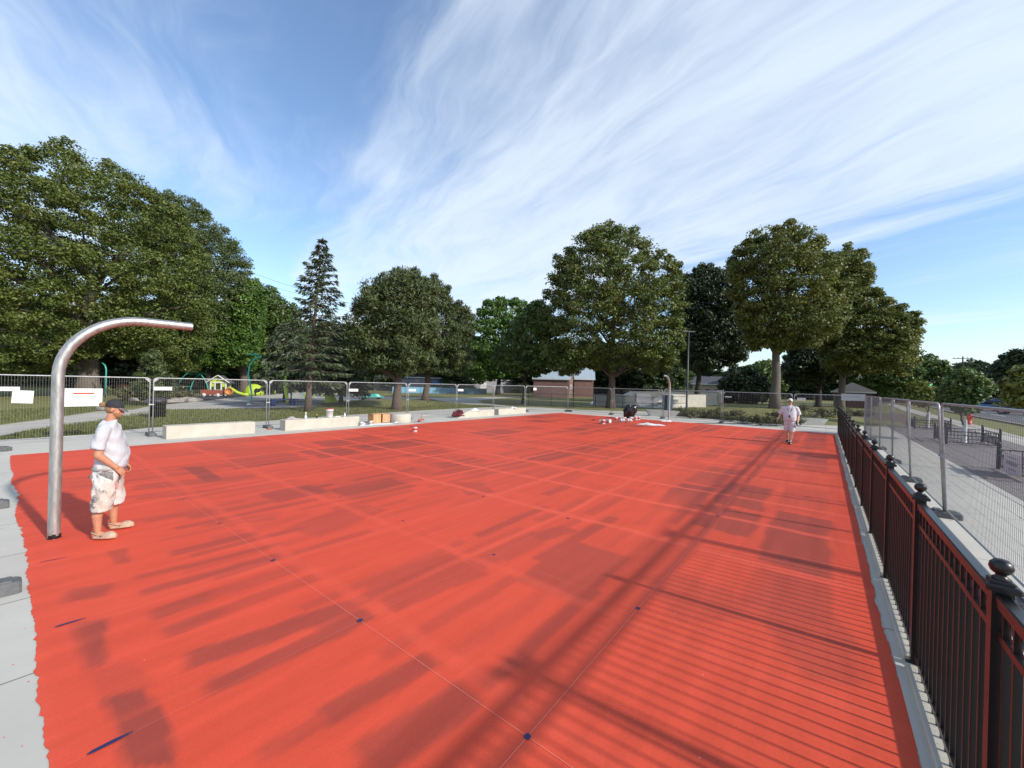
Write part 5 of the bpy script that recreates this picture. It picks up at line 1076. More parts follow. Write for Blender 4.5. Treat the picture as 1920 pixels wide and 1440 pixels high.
b = MB(); b.lathe([(.02, 0), (.40, 0), (.40, .10), (.30, .11), (.34, .06), (.02, .06)], (0, 0, 0), 20); w_ = b.build('wheel', 'orange', ph); w_.location = (1.0, -.75, .5); w_.rotation_euler = (math.pi/2, 0, 0)
x, y = at(398, 41, 745); b = MB(); e = empty('play_wagon', (x, y, -.02), .15, 'rusty red slatted play wagon in front of the playhouse', 'play wagon')
for k in range(9): b.box((-.85+k*.21, -.3, .45), (.17, .04, .5)); b.box((-.85+k*.21, .3, .45), (.17, .04, .5))
b.box((0, 0, .24), (1.9, .6, .06)); b.build('slatted_body', 'rust', e)
for sx_ in (-.6, .7): b = MB(); b.lathe([(.02, -.03), (.18, -.03), (.18, .03), (.02, .03)], (0, 0, 0), 14); w_ = b.build('wheel', 'white', e); w_.location = (sx_, -.36, .18); w_.rotation_euler = (math.pi/2, 0, 0)
def bench(px, py, Y, label, m, az=.1, L_=1.6):
    x, y = at(px, Y, py); e = empty('park_bench', (x, y, -.02), az, label, 'bench', 'wooden benches in the playground'); b = MB()
    for k in range(3): b.box((0, -.2+k*.16, .45), (L_, .14, .04))
    b.build('seat', m, e); b = MB()
    for k in range(3): b.box((0, .28+k*.03, .58+k*.14), (L_, .035, .12))
    b.build('backrest', m, e)
    for sx_ in (-1, 1): b = MB(); b.box((sx_*L_*.42, 0, .22), (.06, .5, .42)); b.box((sx_*L_*.42, .27, .65), (.05, .05, .45)); b.build('leg', 'iron2', e)
    return e
bench(452, 732, 50, 'orange bench left of the lime play dome', 'wood', -.2); bench(232, 735, 44, 'reddish bench under the huge left tree', 'rust', .1, 2.0)
x, y = at(476, 47, 738); e = empty('play_dome', (x, y, -.02), 0, 'lime green play dome with an arched doorway', 'play dome'); b = MB()
b.lathe([(1.05, 0), (1.04, .3), (.95, .7), (.72, 1.05), (.4, 1.25), (.02, 1.32)], (0, 0, 0), 24); b.build('dome_shell', 'lime', e); b = MB(); b.prism([(.32, 0), (.66, 0), (.66, .40), (.58, .52), (.40, .52), (.32, .40)], 0, .03); w_ = b.build('doorway', 'blk', e); w_.rotation_euler = (math.pi/2, 0, .2); w_.location = (.12, -.90, 0)
# spray features
x, y = G(467, 759); zt = zat(470, 680, y)
e = empty('spray_arch', (x, y, -.02), 0, 'tall curved teal water spray pole with a leaf shaped head', 'spray pole'); b = MB()
s_ = y/FPX; b.tube([(.0, 0, 0), (.16, 0, .5), (.16, 0, 1.0), (.0, 0, 1.7), (-.12, 0, 2.3), (-.05, 0, 2.9), (.18, 0, 3.35), (.5, 0, 3.62), (.85, 0, 3.68)], [.06, .06, .06, .065, .065, .06, .055, .05, .045], 10); b.build('pole', 'teal', e)
b = MB(); b.add([(-.1, 0, 3.85), (.3, -.25, 3.95), (.7, 0, 3.72), (.3, .25, 3.9)], [(0, 1, 2, 3)]); b.add([(-.1, 0, 3.80), (.3, -.25, 3.90), (.7, 0, 3.67), (.3, .25, 3.85)], [(3, 2, 1, 0)]); b.ell((.2, 0, 3.84), (.34, .2, .08)); b.build('leaf_head', 'teal', e)
b = MB(); b.lathe([(.16, 0), (.16, .05), (.10, .12), (.07, .14)], (0, 0, 0), 12); b.build('base_cap', 'white', e)
x, y = at(198, 34, 735); b = MB(); b.tube([(0, 0, 0), (0, 0, 2.4), (-.1, 0, 2.75), (-.35, 0, 2.95)], .05, 8); tag(b.build('spray_hoop', 'teal', loc=(x, y, 0)), 'teal bent pole standing before the thick trunk at left', 'spray pole')
x, y = at(508, 55, 738); b = MB(); b.tube([(-.7, 0, 0), (-.65, 0, 1.4), (-.4, 0, 2.3), (-.05, 0, 2.7), (.25, 0, 2.3), (.42, 0, 1.2), (.5, 0, 0)], .07, 8); tag(b.build('spray_hoop', 'teal', loc=(x, y, 0)), 'teal hoop right of the second fence post pair', 'spray hoop')
x, y = G(536, 757); b = MB(); b.tube([(.15, 0, 0), (.05, 0, .6), (-.08, 0, 1.3), (-.12, 0, 1.9), (-.05, 0, 2.3)], [.10, .13, .14, .12, .06], 10); tag(b.build('spray_post', 'lime', loc=(x, y, 0)), 'fat lime green curved spray post above the navy bench', 'spray post')
x, y = G(545, 752); b = MB(); b.tube([(.05, 0, 0), (.02, 0, .8), (-.12, 0, 1.6), (-.15, 0, 2.2), (.05, 0, 2.5)], [.05, .06, .08, .16, .14], 10); tag(b.build('spray_post', 'blueM', loc=(x, y, 0)), 'blue spray post beside the fat lime one', 'spray post')
for i, (px, py, h_, m_, w_, l) in enumerate(((568, 744, 2.5, 'teal', .05, 'thin teal post just left of the leaning spruce trunk'), (571, 746, 2.2, 'lime', .05, 'thin lime post touching the left side of the leaning trunk'), (590, 745, 1.6, 'lime', .05, 'short lime post just right of the leaning trunk'), (603, 745, 2.4, 'lime', .07, 'tall lime curved post right of the leaning trunk'), (548, 738, 2.8, 'teal', .05, 'thin straight teal post behind the blue one'), (613, 740, 2.6, 'teal', .05, 'teal post furthest right of the spray posts'), (516, 738, 1.3, 'lime', .22, 'stubby lime cylinder beside the teal hoop'))):
    x, y = G(px, py); s_ = 1 if i % 2 else -1; b = MB(); k_ = .35 if w_ < .1 else 0; b.tube([(0, 0, 0), (s_*.3*k_, 0, h_*.3), (s_*.2*k_, 0, h_*.6), (-s_*.5*k_, 0, h_*.88), (-s_*1.1*k_, 0, h_)], w_, 8); tag(b.build('spray_post', m_, loc=(x, y, 0)), l, 'spray post')
x, y = at(524, 56, 738); b = MB(); b.lathe([(.12, -.04), (.38, -.04), (.40, 0), (.38, .04), (.12, .04)], (0, 0, 0), 18); o = b.build('play_ring', 'white', loc=(x, y, 1.1)); o.rotation_euler = (math.pi/2, 0, 0); tag(o, 'white ring shaped play wheel right of the teal hoop', 'play wheel')
def lowbench(pxa, pya, pxb, pyb, m, label, tarp=False):
    a, b2 = G(pxa, pya), G(pxb, pyb); L_ = math.dist(a, b2); e = empty('picnic_bench', (*a, 0), math.atan2(b2[1]-a[1], b2[0]-a[0]), label, 'bench'); b = MB(); b.box((L_/2, .3, .44), (L_, .5, .05)); b.build('seat', m, e)
    for x_ in (.12, L_-.35): b = MB(); b.box((x_, .3, .21), (.28, .48, .42)) if not tarp else b.box((x_, .3, .21), (.14, .48, .42)); b.build('leg', m, e)
    return e
lowbench(511, 761, 560, 759.5, 'navy', 'navy blue slab bench on the plaza left of the leaning trunk')
bt = lowbench(683, 755, 719, 754, 'iron2', 'dark low bench with a teal cover thrown over it', True); q = MB(); q.tube([(-.1, .55, 0), (-.1, .55, .85)], .03, 6); q.tube([(-.1, .55, .8), (1.6, .55, .8)], .03, 6); q.build('back_rail', 'iron2', bt)
cloth_heap('teal_cover', G(700, 752.5), .40, (.95, .4), .38, 'teal', 'crumpled teal tarpaulin lying over the dark low bench', 'tarpaulin', 51, .5)
x, y = G(621, 755); b = MB(); rings = []
for i in range(9):
    u = i/8; r_ = .62*(1-u*.62)*(1-.15*(u > .9)); rings.append([(-.18*u+r_*(1+.12*math.sin(k*1.9+i))*math.cos(2*math.pi*k/14), r_*(1+.1*math.cos(k*2.7+i))*math.sin(2*math.pi*k/14), 1.15*u) for k in range(14)])
b.loft(rings, True); tag(b.build('climbing_boulder', 'lime', loc=(x, y, -.02)), 'lime green climbing boulder on the plaza right of the leaning trunk', 'boulder')
for i, (px, py, Y, l) in enumerate(((516, 736, 54, 'white topped picnic table below the white ring'), (584, 733, 70, 'dark picnic table behind the lime posts'), (655, 741, 52, 'dark picnic table left of the teal tarpaulin'))):
    x, y = at(px, Y, py); e = empty('picnic_table', (x, y, -.02), .2, l, 'picnic table'); b = MB(); b.box((0, 0, .74), (1.6, .75, .05)); b.build('table_top', ('white', 'navy', 'iron2')[i], e)
    for sy in (-.7, .7): b = MB(); b.box((0, sy, .44), (1.6, .26, .05)); b.build('seat', 'navy', e)
    for sx_ in (-.6, .6): b = MB(); b.box((sx_, 0, .36), (.07, .5, .72)); b.box((sx_, 0, .40), (.06, 1.5, .05)); b.build('leg', 'navy', e)
# rocks along the planting bed
rkl = ['left of the young pine', 'just right of the fence post pair', 'in the middle of the rock edging', 'rounded and pale in the rock edging', 'larger one before the teal arches', 'near the end of the rock edging', 'last before the plaza', 'half hidden behind the man in the black cap', 'beside the litter bin']
for i, (px, py) in enumerate(((250, 752), (318, 755), (328, 754), (338, 753.5), (350, 752), (360, 752.5), (368, 752), (196, 768), (278, 756))):
    x, y = G(px, py); b = MB(); b.ell((0, 0, .1), (R.uniform(.35, .65), R.uniform(.25, .4), R.uniform(.16, .28)), 9, 5, Matrix.Rotation(R.uniform(0, 3), 3, 'Z')); b.v = [(vx+R.uniform(-.04, .04), vy+R.uniform(-.04, .04), vz+R.uniform(-.03, .03)) for vx, vy, vz in b.v]; b.sm = [False]*len(b.sm)
    tag(b.build('rock', 'rock', loc=(x, y, -.02)), 'pale rock '+rkl[i], 'rock', 'rocks edging the planting bed')

# ------------------------------------------------------------ street side
def planter(s0, s1, t0, t1, label):
    e = empty('planter_fence', (*W(s0, t0), 0), RZ, label, 'planter fence', 'low iron tree planters'); Lx, Ly = s1-s0, t1-t0; h_ = .62
    for (x0, y0, x1, y1) in ((0, 0, Lx, 0), (Lx, 0, Lx, Ly), (Lx, Ly, 0, Ly), (0, Ly, 0, 0)):
        L_ = math.hypot(x1-x0, y1-y0); d = ((x1-x0)/L_, (y1-y0)/L_); b = MB(); az = math.atan2(d[1], d[0])
        for z in (.10, .42, .58): b.box(((x0+x1)/2, (y0+y1)/2, z), (L_, .03, .03), az)
        n = int(L_/.11)
        for k in range(1, n):
            hh = .48 if k % 3 else .34; b.box((x0+d[0]*L_*k/n, y0+d[1]*L_*k/n, .1+hh/2), (.014, .014, hh), az)
        b.build('railing', 'iron2', e)
        q = MB(); q.box((x0, y0, .36), (.07, .07, .72)); q.lathe([(.02, 0), (.045, .03), (.045, .06), (.015, .10)], (x0, y0, .72), 8); q.build('post', 'iron2', e)
    return e
planter(33.4, 36.2, -7.45, -5.9, 'low dark iron planter fence furthest along the brick paving'); planter(23.9, 26.3, -7.25, -5.7, 'low dark iron planter fence round the tree with the white trunk guard')
planter(13.9, 16.3, -7.2, -5.5, 'low dark iron planter fence at the right border with the pink banner')
for i, (s, t) in enumerate(((25.0, -6.45), (34.8, -6.7), (15.3, -6.5))):
    b = MB(); b.lathe([(.075, 0), (.07, .01), (.07, 1.05), (.075, 1.06)], (0, 0, 0), 10); tag(b.build('trunk_guard', 'white', loc=(*W(s, t), .004)), ('white plastic guard round the young trunk in the middle planter', 'white plastic guard round the orange tinged young tree', 'white plastic guard round the nearest young street tree')[i], 'trunk guard', 'white trunk guards')
e = empty('banner', (*W(14.95, -5.44), .34), RZ, 'faded pink banner with dark flowing script on the nearest planter fence', 'banner'); b = MB(); b.box((0, 0, 0), (1.25, .01, .58)); b.build('board', 'pinksign', e)
b = MB()
for (z0, x0, x1, am) in ((.16, -.34, .34, .012), (-.0, -.42, .42, .035), (-.16, -.3, .25, .01)):
    for f_ in (1,): b.tube([(x0+(x1-x0)*k/40, .008, z0+am*math.sin(k*1.7)+am*.6*math.sin(k*.9)) for k in range(41)], .008 if am < .02 else .014, 4, False, False)
b.build('lettering', 'greyink', e)
x, y = G(1817, 796); e = empty('fire_hydrant', (x, y, -.02), .3, 'red fire hydrant standing in the grass verge by the road', 'fire hydrant'); hs = 1.16; b = MB(); b.lathe([(.16, 0), (.16, .05), (.11, .06), (.11, .6), (.14, .61), (.14, .66), (.12, .68), (.10, .80), (.04, .86), (.03, .92)], (0, 0, 0), 16); b.v = [(a*hs, c*hs, d*hs) for a, c, d in b.v]; b.build('barrel', 'red', e)
for sg_ in (-1, 1): b = MB(); b.tube([(sg_*.10, 0, .60), (sg_*.20, 0, .60)], .06, 10); b.build('outlet', 'red', e)
b = MB(); b.tube([(0, -.10, .52), (0, -.21, .52)], .075, 10); b.build('pumper_nozzle', 'red', e)
x, y = G(1802, 789); b = MB(); b.lathe([(.05, 0), (.05, 1.25), (.06, 1.26), (.06, 1.6), (.02, 1.62)], (0, 0, 0), 8); e = b.build('marker_post', 'iron2', loc=(x, y, 0)); tag(e, 'dark marker post with a yellow head beside the hydrant', 'marker post'); q = MB(); q.lathe([(.09, 1.45), (.09, 2.0), (.02, 2.02)], (0, 0, 0), 8); q.build('yellow_head', 'yellow', e)
# traffic light and utility poles
x, y = at(1745, 84, 760); zt = zat(1745, 720, y); e = empty('traffic_light', (x, y, -.05), -.9, 'traffic light showing green above the young trees by the road', 'traffic light'); b = MB(); b.tube([(0, 0, 0), (0, 0, zt+.8)], .09, 8); b.build('pole', 'iron2', e)
b = MB(); b.box((0, -.2, zt+.35), (.42, .3, 1.3)); b.build('signal_housing', 'iron2', e)
M['green'] = mat('green_signal', (.1, .9, .5), .4, emit=((.12, 1, .55), 4.0)); M['lampw'] = mat('headlamp', (.9, .9, .85), .3, emit=((1, .95, .85), 3.0))
b = MB(); b.lathe([(.02, 0), (.20, 0), (.18, .05), (.02, .07)], (0, 0, 0), 14); l_ = b.build('green_lens', 'green', e); l_.rotation_euler = (math.pi/2, 0, 0); l_.location = (0, -.36, zt)
x, y = at(1803, 96, 755); zt = zat(1803, 670, y); e = empty('utility_pole', (x, y, -.05), -.8, 'far wooden utility pole with one crossarm above the street trees', 'utility pole'); b = MB(); b.tube([(0, 0, 0), (0, 0, zt+.3)], [.18, .12], 8); b.build('pole', 'barkD', e); b = MB(); b.box((0, 0, zt-.2), (3.3, .12, .14)); b.build('crossarm', 'barkD', e)
b = MB()
for xx in (-1.4, -.7, .7, 1.4): b.lathe([(.04, 0), (.07, .05), (.04, .12), (.07, .16), (.02, .22)], (xx, 0, zt-.13), 8)
b.build('insulator', 'stuccog', e)
# overhead wires, upper left and upper right
def wire(p, q, sag, label):
    n = 16; b = MB(); b.tube([tuple(p[j]+(q[j]-p[j])*k/n - (sag*4*(k/n)*(1-k/n) if j == 2 else 0) for j in range(3)) for k in range(n+1)], .028, 4, False); tag(b.build('overhead_wire', 'iron2'), label, 'overhead wire', 'overhead wires')
for i in range(3):
    d0, d1 = ray(440, 500+i*14), ray(700, 580+i*6); Y0, Y1 = 100, 112; wire((d0[0]/d0[1]*Y0, Y0, CAMH+d0[2]/d0[1]*Y0), (d1[0]/d1[1]*Y1, Y1, CAMH+d1[2]/d1[1]*Y1), .6, ('highest', 'middle', 'lowest')[i]+' of the three overhead wires left of the leaning spruce')

# ------------------------------------------------------------ cars
def car(p, az, label, paint, kind='suv', lights=False, z=-.02):
    e = empty('parked_car' if not lights else 'moving_car', (*p, z), az, label, 'car'); m_ = paint
    Ln, Wd, Hh = (4.6, 1.88, 1.68) if kind == 'suv' else (4.6, 1.80, 1.44)
    st = [(-2.30, .55, .80), (-2.22, .38, .98), (-1.95, .30, 1.02), (-1.0, .27, 1.02), (0, .27, 1.01), (.9, .28, 1.0), (1.45, .30, .94), (2.0, .33, .84), (2.25, .42, .72), (2.32, .50, .62)]
    rings = []
    for x, lo, hi in st:
        f = 1 - .10*max(0, (abs(x)-1.6)/.7)**2; hw = Wd/2*f; rings.append([(x, -hw*.92, lo), (x, -hw, lo+(hi-lo)*.35), (x, -hw*.99, lo+(hi-lo)*.8), (x, -hw*.90, hi), (x, 0, hi+.02), (x, hw*.90, hi), (x, hw*.99, lo+(hi-lo)*.8), (x, hw, lo+(hi-lo)*.35), (x, hw*.92, lo)])
    b = MB(); b.loft(rings); b.build('body', m_, e)
    if kind == 'suv': gr_ = [(-2.18, 1.0, .02), (-1.95, 1.45, .1), (-1.6, Hh-.06, .16), (-.6, Hh, .16), (.25, Hh-.03, .16), (.7, 1.4, .1), (1.15, 1.0, .02)]
    else: gr_ = [(-1.9, .98, .02), (-1.5, 1.2, .08), (-1.0, Hh-.04, .16), (-.2, Hh, .16), (.25, Hh-.04, .15), (.7, 1.2, .08), (1.2, .96, .02)]
    rings = [[(x, -Wd/2*.88, .96), (x, -Wd/2*(.86-i_), z_*.98), (x, 0, z_+.01), (x, Wd/2*(.86-i_), z_*.98), (x, Wd/2*.88, .96)] for x, z_, i_ in gr_]
    b = MB(); b.loft(rings); b.build('window_band', 'glass', e)
    b = MB(); rr = [(x, z_, i_) for x, z_, i_ in gr_[1:-1]]; b.loft([[(x, -Wd/2*(.87-i_), z_*.975), (x, -Wd/2*(.80-i_), z_+.022), (x, 0, z_+.035), (x, Wd/2*(.80-i_), z_+.022), (x, Wd/2*(.87-i_), z_*.975)] for x, z_, i_ in rr[1:-1] if 1]); b.build('roof', m_, e)
    b = MB()
    for sg_ in (-1, 1):
        for x0, z0_, x1, z1_ in ((-.15, .98, -.2, Hh-.05), (-1.45, .98, -1.55, Hh-.1)): b.tube([(x0, sg_*Wd/2*.885, z0_), (x1, sg_*Wd/2*.72, z1_)], .035, 4)
    b.build('pillar', m_, e)
    for x in (-1.42, 1.42):
        for sg_ in (-1, 1):
            b = MB(); b.lathe([(.12, -.11), (.33, -.11), (.35, -.07), (.35, .07), (.33, .11), (.12, .11)], (0, 0, 0), 20); t_ = b.build('wheel', 'tyre', e); t_.location = (x, sg_*(Wd/2-.10), .35); t_.rotation_euler = (math.pi/2, 0, 0)
            b = MB(); b.lathe([(.02, -.118), (.21, -.118), (.21, .118), (.02, .118)], (0, 0, 0), 14); b.build('rim', 'galv', t_)
    for sg_ in (-1, 1):
        b = MB(); b.ell((2.2, sg_*.62, .70), (.10, .22, .08), 10, 6); b.build('headlight', 'lampw' if lights else 'glass', e)
        b = MB(); b.box((-2.24, sg_*.70, .88), (.08, .30, .16)); b.build('tail_light', 'red', e)
        b = MB(); b.ell((.72, sg_*(Wd/2+.08), 1.02), (.08, .11, .07), 8, 5); b.build('wing_mirror', m_, e)
    b = MB(); b.box((-2.335, 0, .62), (.02, .5, .12)); b.build('number_plate', 'white', e)
    return e
def paint(n, c): return mat(n, c, .3, .3, coat=.8)
carx = lambda px, Y, py=765: at(px, Y, py)
car(carx(1862, 62), math.radians(118), 'bright blue hatchback parked across the road before the white house', paint('blue_car_paint', (.02, .13, .36)))
car(carx(1868, 72), math.radians(150), 'dark estate car parked just behind the blue one', paint('dark_car_paint', (.012, .012, .016)), z=.25)
car(carx(1915, 50), math.radians(115), 'dark green grey car cut off by the right border', paint('green_grey_paint', (.05, .065, .06)))
car(carx(1701, 100), math.atan2(-E1[1], -E1[0]), 'oncoming dark car with its headlights on, far up the road', paint('grey_car_paint', (.08, .08, .085)), 'sedan', True)
hedge_c = [(1885, 60), (1893, 61)]
for i, (px, Y) in enumerate(hedge_c):
    rg = np.random.default_rng(120+i); n = 50; cen = rg.uniform(-1, 1, (n, 3))*np.array([1.2, .8, .45]); cen[:, 2] += .7; e = empty('hedge_bush', (*at(px, Y, 765), 0), 0, ('clipped yellow green bush right behind the blue car', 'second clipped bush beside the right hand tree')[i], 'bush'); Vv, Ff = leaves(cen, rg.uniform(.25, .45, n), 30, .1, rg); npmesh('foliage', Vv, Ff, 'leafY', e)

# ------------------------------------------------------------ people
def voxel(mb, size, smooth=4, wr=0.0, seed=0, clips=()):
    me = bpy.data.meshes.new('tmp'); me.from_pydata(mb.v, [], mb.f); me.update()
    o = bpy.data.objects.new('tmp', me); C.objects.link(o)
    m = o.modifiers.new('r', 'REMESH'); m.mode = 'VOXEL'; m.voxel_size = size; m.use_smooth_shade = True
    if smooth: s = o.modifiers.new('s', 'SMOOTH'); s.iterations = smooth; s.factor = .5
    dg = bpy.context.evaluated_depsgraph_get(); dg.update(); ev = o.evaluated_get(dg); out = bpy.data.meshes.new_from_object(ev)
    bpy.data.objects.remove(o); bpy.data.meshes.remove(me)
    if clips:
        bm = bmesh.new(); bm.from_mesh(out)
        for co, no in clips:
            r_ = bmesh.ops.bisect_plane(bm, geom=bm.verts[:]+bm.edges[:]+bm.faces[:], plane_co=co, plane_no=no, clear_outer=True)
        bm.to_mesh(out); bm.free()
    n = len(out.vertices); co = np.empty(n*3); out.vertices.foreach_get('co', co); co = co.reshape(-1, 3)
    if wr:
        nn = np.empty(n*3); out.vertices.foreach_get('normal', nn); nn = nn.reshape(-1, 3); x, y, z = co.T
        q1 = np.sin(x*5+y*7+seed)*1.3; f = .9*np.sin((x*.6+y)*34+z*26+q1*2)*np.sin(z*9-x*8+seed) + .8*(1-2*np.abs(np.sin(z*17+x*13-y*11+q1+seed*2)))*np.sin(z*7+y*9+seed*3) + .4*np.sin(z*47+x*26+y*31+seed*3)
        co = co + nn*(f*wr)[:, None]; out.vertices.foreach_set('co', co.ravel())
    out.polygons.foreach_set('use_smooth', [True]*len(out.polygons)); out.update(); return out
def mobj(me, name, m, parent): me.materials.append(M[m]); o = bpy.data.objects.new(name, me); C.objects.link(o); o.parent = parent; return o
def ringl(rs, seg=28, p=2.3):
    out = []
    for (rx, ry, cx, cy_, z) in rs:
        out.append([(cx+rx*abs(math.cos(a))**(2/p)*(1 if math.cos(a) >= 0 else -1), cy_+ry*abs(math.sin(a))**(2/p)*(1 if math.sin(a) >= 0 else -1), z) for a in [2*math.pi*k/seg for k in range(seg)]])
    return out
def hand(mb, wr, d, n, curl=.6, s=1.0, side=1):
    d = Vector(d).normalized(); n = Vector(n); n = (n - d*n.dot(d)).normalized(); w_ = d.cross(n)*side; wr = Vector(wr)
    pc_ = wr + d*.05*s
    for q in (-.026, 0, .026): mb.cap(wr+w_*q*.7*s+d*.01, .017*s, wr+d*.082*s+w_*q*s, .014*s, 8)
    for i, (o_, L_) in enumerate(((-.033, .068), (-.011, .078), (.011, .074), (.032, .058))):
        p = wr + d*.088*s + w_*o_*s; a = .25*curl; dd = (d*math.cos(a)+n*math.sin(a)).normalized(); r_ = .0085*s
        for k in range(3):
            q = p + dd*L_*s*(.45, .32, .26)[k]; mb.cap(p, r_, q, r_*.92, 7); p = q; r_ *= .92; a += curl*(.7+.12*i); dd = (d*math.cos(a)+n*math.sin(a)).normalized()
    p = wr + d*.022*s - w_*.028*s; t1 = (d*.65 - w_*.7 + n*.35).normalized(); q = p + t1*.045*s; mb.cap(p, .012*s, q, .0105*s, 7); t2 = (d*.9 - w_*.1+n*.5).normalized(); mb.cap(q, .0105*s, q+t2*.032*s, .009*s, 7)
M['skin'] = mat('sunned_skin', (.44, .20, .115), .55, var=.10, vscale=18, bump=.08, bscale=90)
M['skin2'] = mat('light_skin', (.58, .34, .24), .55, var=.08, vscale=18)
M['hairb'] = mat('blond_brown_hair', (.22, .12, .045), .7, col2=(.36, .22, .10), vscale=30, bump=.8, bscale=90, stretch=(3, 1, 3))
M['tee'] = mat('white_cotton', (.44, .44, .465), .9, bump=.6, bscale=16, detail=3)
M['pinkw'] = mat('white_overall_cotton', (.55, .51, .54), .9, bump=.9, bscale=16)
M['capb'] = mat('black_cap_cloth', (.022, .022, .026), .85, bump=.3, bscale=120)
M['greyb'] = mat('worn_grey_brim', (.13, .125, .13), .8)
M['clog'] = mat('cream_foam_clog', (.42, .29, .20), .6, var=.28, vscale=22)
# paint-spattered canvas
sm_ = mat('spattered_canvas', (.50, .46, .43), .9, bump=.4, bscale=25); M['shorts'] = sm_; t_ = sm_.node_tree; b_ = t_.nodes['Principled BSDF']; tc_ = t_.nodes.new('ShaderNodeTexCoord')
def thr(scale, lo, hi, off=(0, 0, 0), det=4):
    mp_n = t_.nodes.new('ShaderNodeMapping'); mp_n.inputs['Location'].default_value = off; t_.links.new(tc_.outputs['Object'], mp_n.inputs[0])
    n_ = t_.nodes.new('ShaderNodeTexNoise'); n_.inputs['Scale'].default_value = scale; n_.inputs['Detail'].default_value = det; t_.links.new(mp_n.outputs[0], n_.inputs['Vector'])
    r_ = t_.nodes.new('ShaderNodeMapRange'); r_.inputs[1].default_value = lo; r_.inputs[2].default_value = hi; t_.links.new(n_.outputs[0], r_.inputs[0]); return r_.outputs[0]
def mixc(f, a, b2):
    x = t_.nodes.new('ShaderNodeMix'); x.data_type = 'RGBA'; t_.links.new(f, x.inputs[0])
    for i, v_ in ((6, a), (7, b2)):
        if isinstance(v_, tuple): x.inputs[i].default_value = (*v_, 1)
        else: t_.links.new(v_, x.inputs[i])
    return x.outputs[2]
c_ = mixc(thr(3, .4, .6, (2, 8, 1)), (.54, .52, .50), (.48, .39, .33)); c_ = mixc(thr(4.5, .56, .60, (3, 1, 0), 10), c_, (.13, .125, .13)); c_ = mixc(thr(34, .60, .66, (1, 5, 2)), c_, (.30, .24, .20)); c_ = mixc(thr(70, .58, .62, (4, 5, 9)), c_, (.52, .50, .48)); c_ = mixc(thr(4.5, .60, .66, (7, 2, 4), 7), c_, (.50, .09, .07)); t_.links.new(c_, b_.inputs['Base Color'])

def head_parts(mb, c, tl):
    Q = Matrix.Rotation(tl, 3, 'X'); P = lambda x, y, z: tuple(Q @ Vector((x, y, z)) + Vector(c))
    mb.ell(P(0, 0, .035), (.076, .096, .092), 18, 12, Q); mb.ell(P(0, .028, -.035), (.060, .070, .072), 16, 10, Q); mb.ell(P(0, .062, -.070), (.032, .032, .026), 10, 6, Q)
    mb.cap(P(0, .092, .012), .010, P(0, .112, -.020), .0135, 8); mb.cap(P(-.014, .096, -.024), .008, P(.014, .096, -.024), .008, 6)
    mb.cap(P(-.036, .078, .022), .013, P(.036, .078, .022), .013, 8); mb.cap(P(-.018, .090, -.046), .008, P(.018, .090, -.046), .008, 6); mb.cap(P(-.017, .088, -.056), .008, P(.017, .088, -.056), .008, 6)
    for s in (-1, 1): mb.ell(P(s*.078, -.008, .0), (.012, .022, .034), 10, 6, Q); mb.ell(P(s*.045, .06, -.02), (.022, .026, .026), 8, 6, Q)
    return P, Q

# ---- the painter at left
px_, py_ = -5.30, 5.30; azf = math.radians(60)
man = empty('person', (px_, py_, .006), -azf, 'man in black cap, white T-shirt and paint spattered shorts standing beside the near pole', 'person')
b = MB(); HC = (0, .045, 1.645)
P, Q = head_parts(b, HC, -.26)
b.cap((0, -.015, 1.46), .062, (0, .02, 1.575), .056, 14); b.ell((0, -.02, 1.35), (.165, .10, .12)); b.ell((0, .03, 1.10), (.18, .16, .22)); b.ell((0, -.0, .90), (.165, .145, .14))
for s in (-1, 1):
    hip = (s*.10, 0, .86); kn = (s*.17, .035+(-.03 if s > 0 else .02), .49); an = (s*.195, (-.03 if s > 0 else .035)-.02, .10)
    b.cap(hip, .10, kn, .064, 14); b.cap(kn, .060, (an[0], an[1]-.01, .30), .062, 12); b.cap((an[0], an[1]-.01, .30), .060, an, .038, 12); b.cap((an[0], an[1]-.03, .06), .036, (an[0]+s*.02, an[1]+.14, .045), .034, 10)
    sh = (s*.192, -.02, 1.385); el = (s*.262, -.045, 1.085); wr = (s*.19, .135, .905)
    b.cap(sh, .056, el, .052, 14); b.cap(el, .051, wr, .033, 12); hand(b, wr, (-s*.35, .62, -.75), (-s*.6, -.2, -.5), .75, 1.05, -s)
body = mobj(voxel(b, .0062, 3), 'body', 'skin', man)
b = MB(); b.loft(ringl([(.200, .176, 0, .026, .895), (.208, .184, 0, .032, .93), (.212, .186, 0, .038, 1.0), (.208, .182, 0, .036, 1.10), (.202, .162, 0, .020, 1.22), (.196, .142, 0, .0, 1.33), (.178, .126, 0, -.012, 1.41), (.125, .10, 0, -.012, 1.468), (.078, .080, 0, -.004, 1.500), (.072, .076, 0, 0, 1.510)]))
for s in (-1, 1): b.tube([(s*.14, -.015, 1.41), (s*.19, -.02, 1.38), (s*.225, -.038, 1.28), (s*.252, -.058, 1.155)], [.078, .082, .078, .084], 18)
mobj(voxel(b, .009, 2, .0085, 1), 'shirt', 'tee', man)
b = MB()
for (x0, z0, x1, z1) in ((-.05, 1.20, .06, 1.215), (-.045, 1.165, .05, 1.18), (-.02, 1.24, .02, 1.25)): b.cap((x0, .21, z0), .0035, (x1, .212, z1), .0035, 5)
b.ell((.05, .19, 1.27), (.008, .006, .008), 6, 4)
mobj(voxel(b, .003, 0), 'shirt_print', 'greyink', man)
b = MB(); b.loft(ringl([(.195, .168, 0, .0, .78), (.206, .178, 0, .005, .84), (.205, .176, 0, .01, .92), (.20, .172, 0, .012, .945)]))
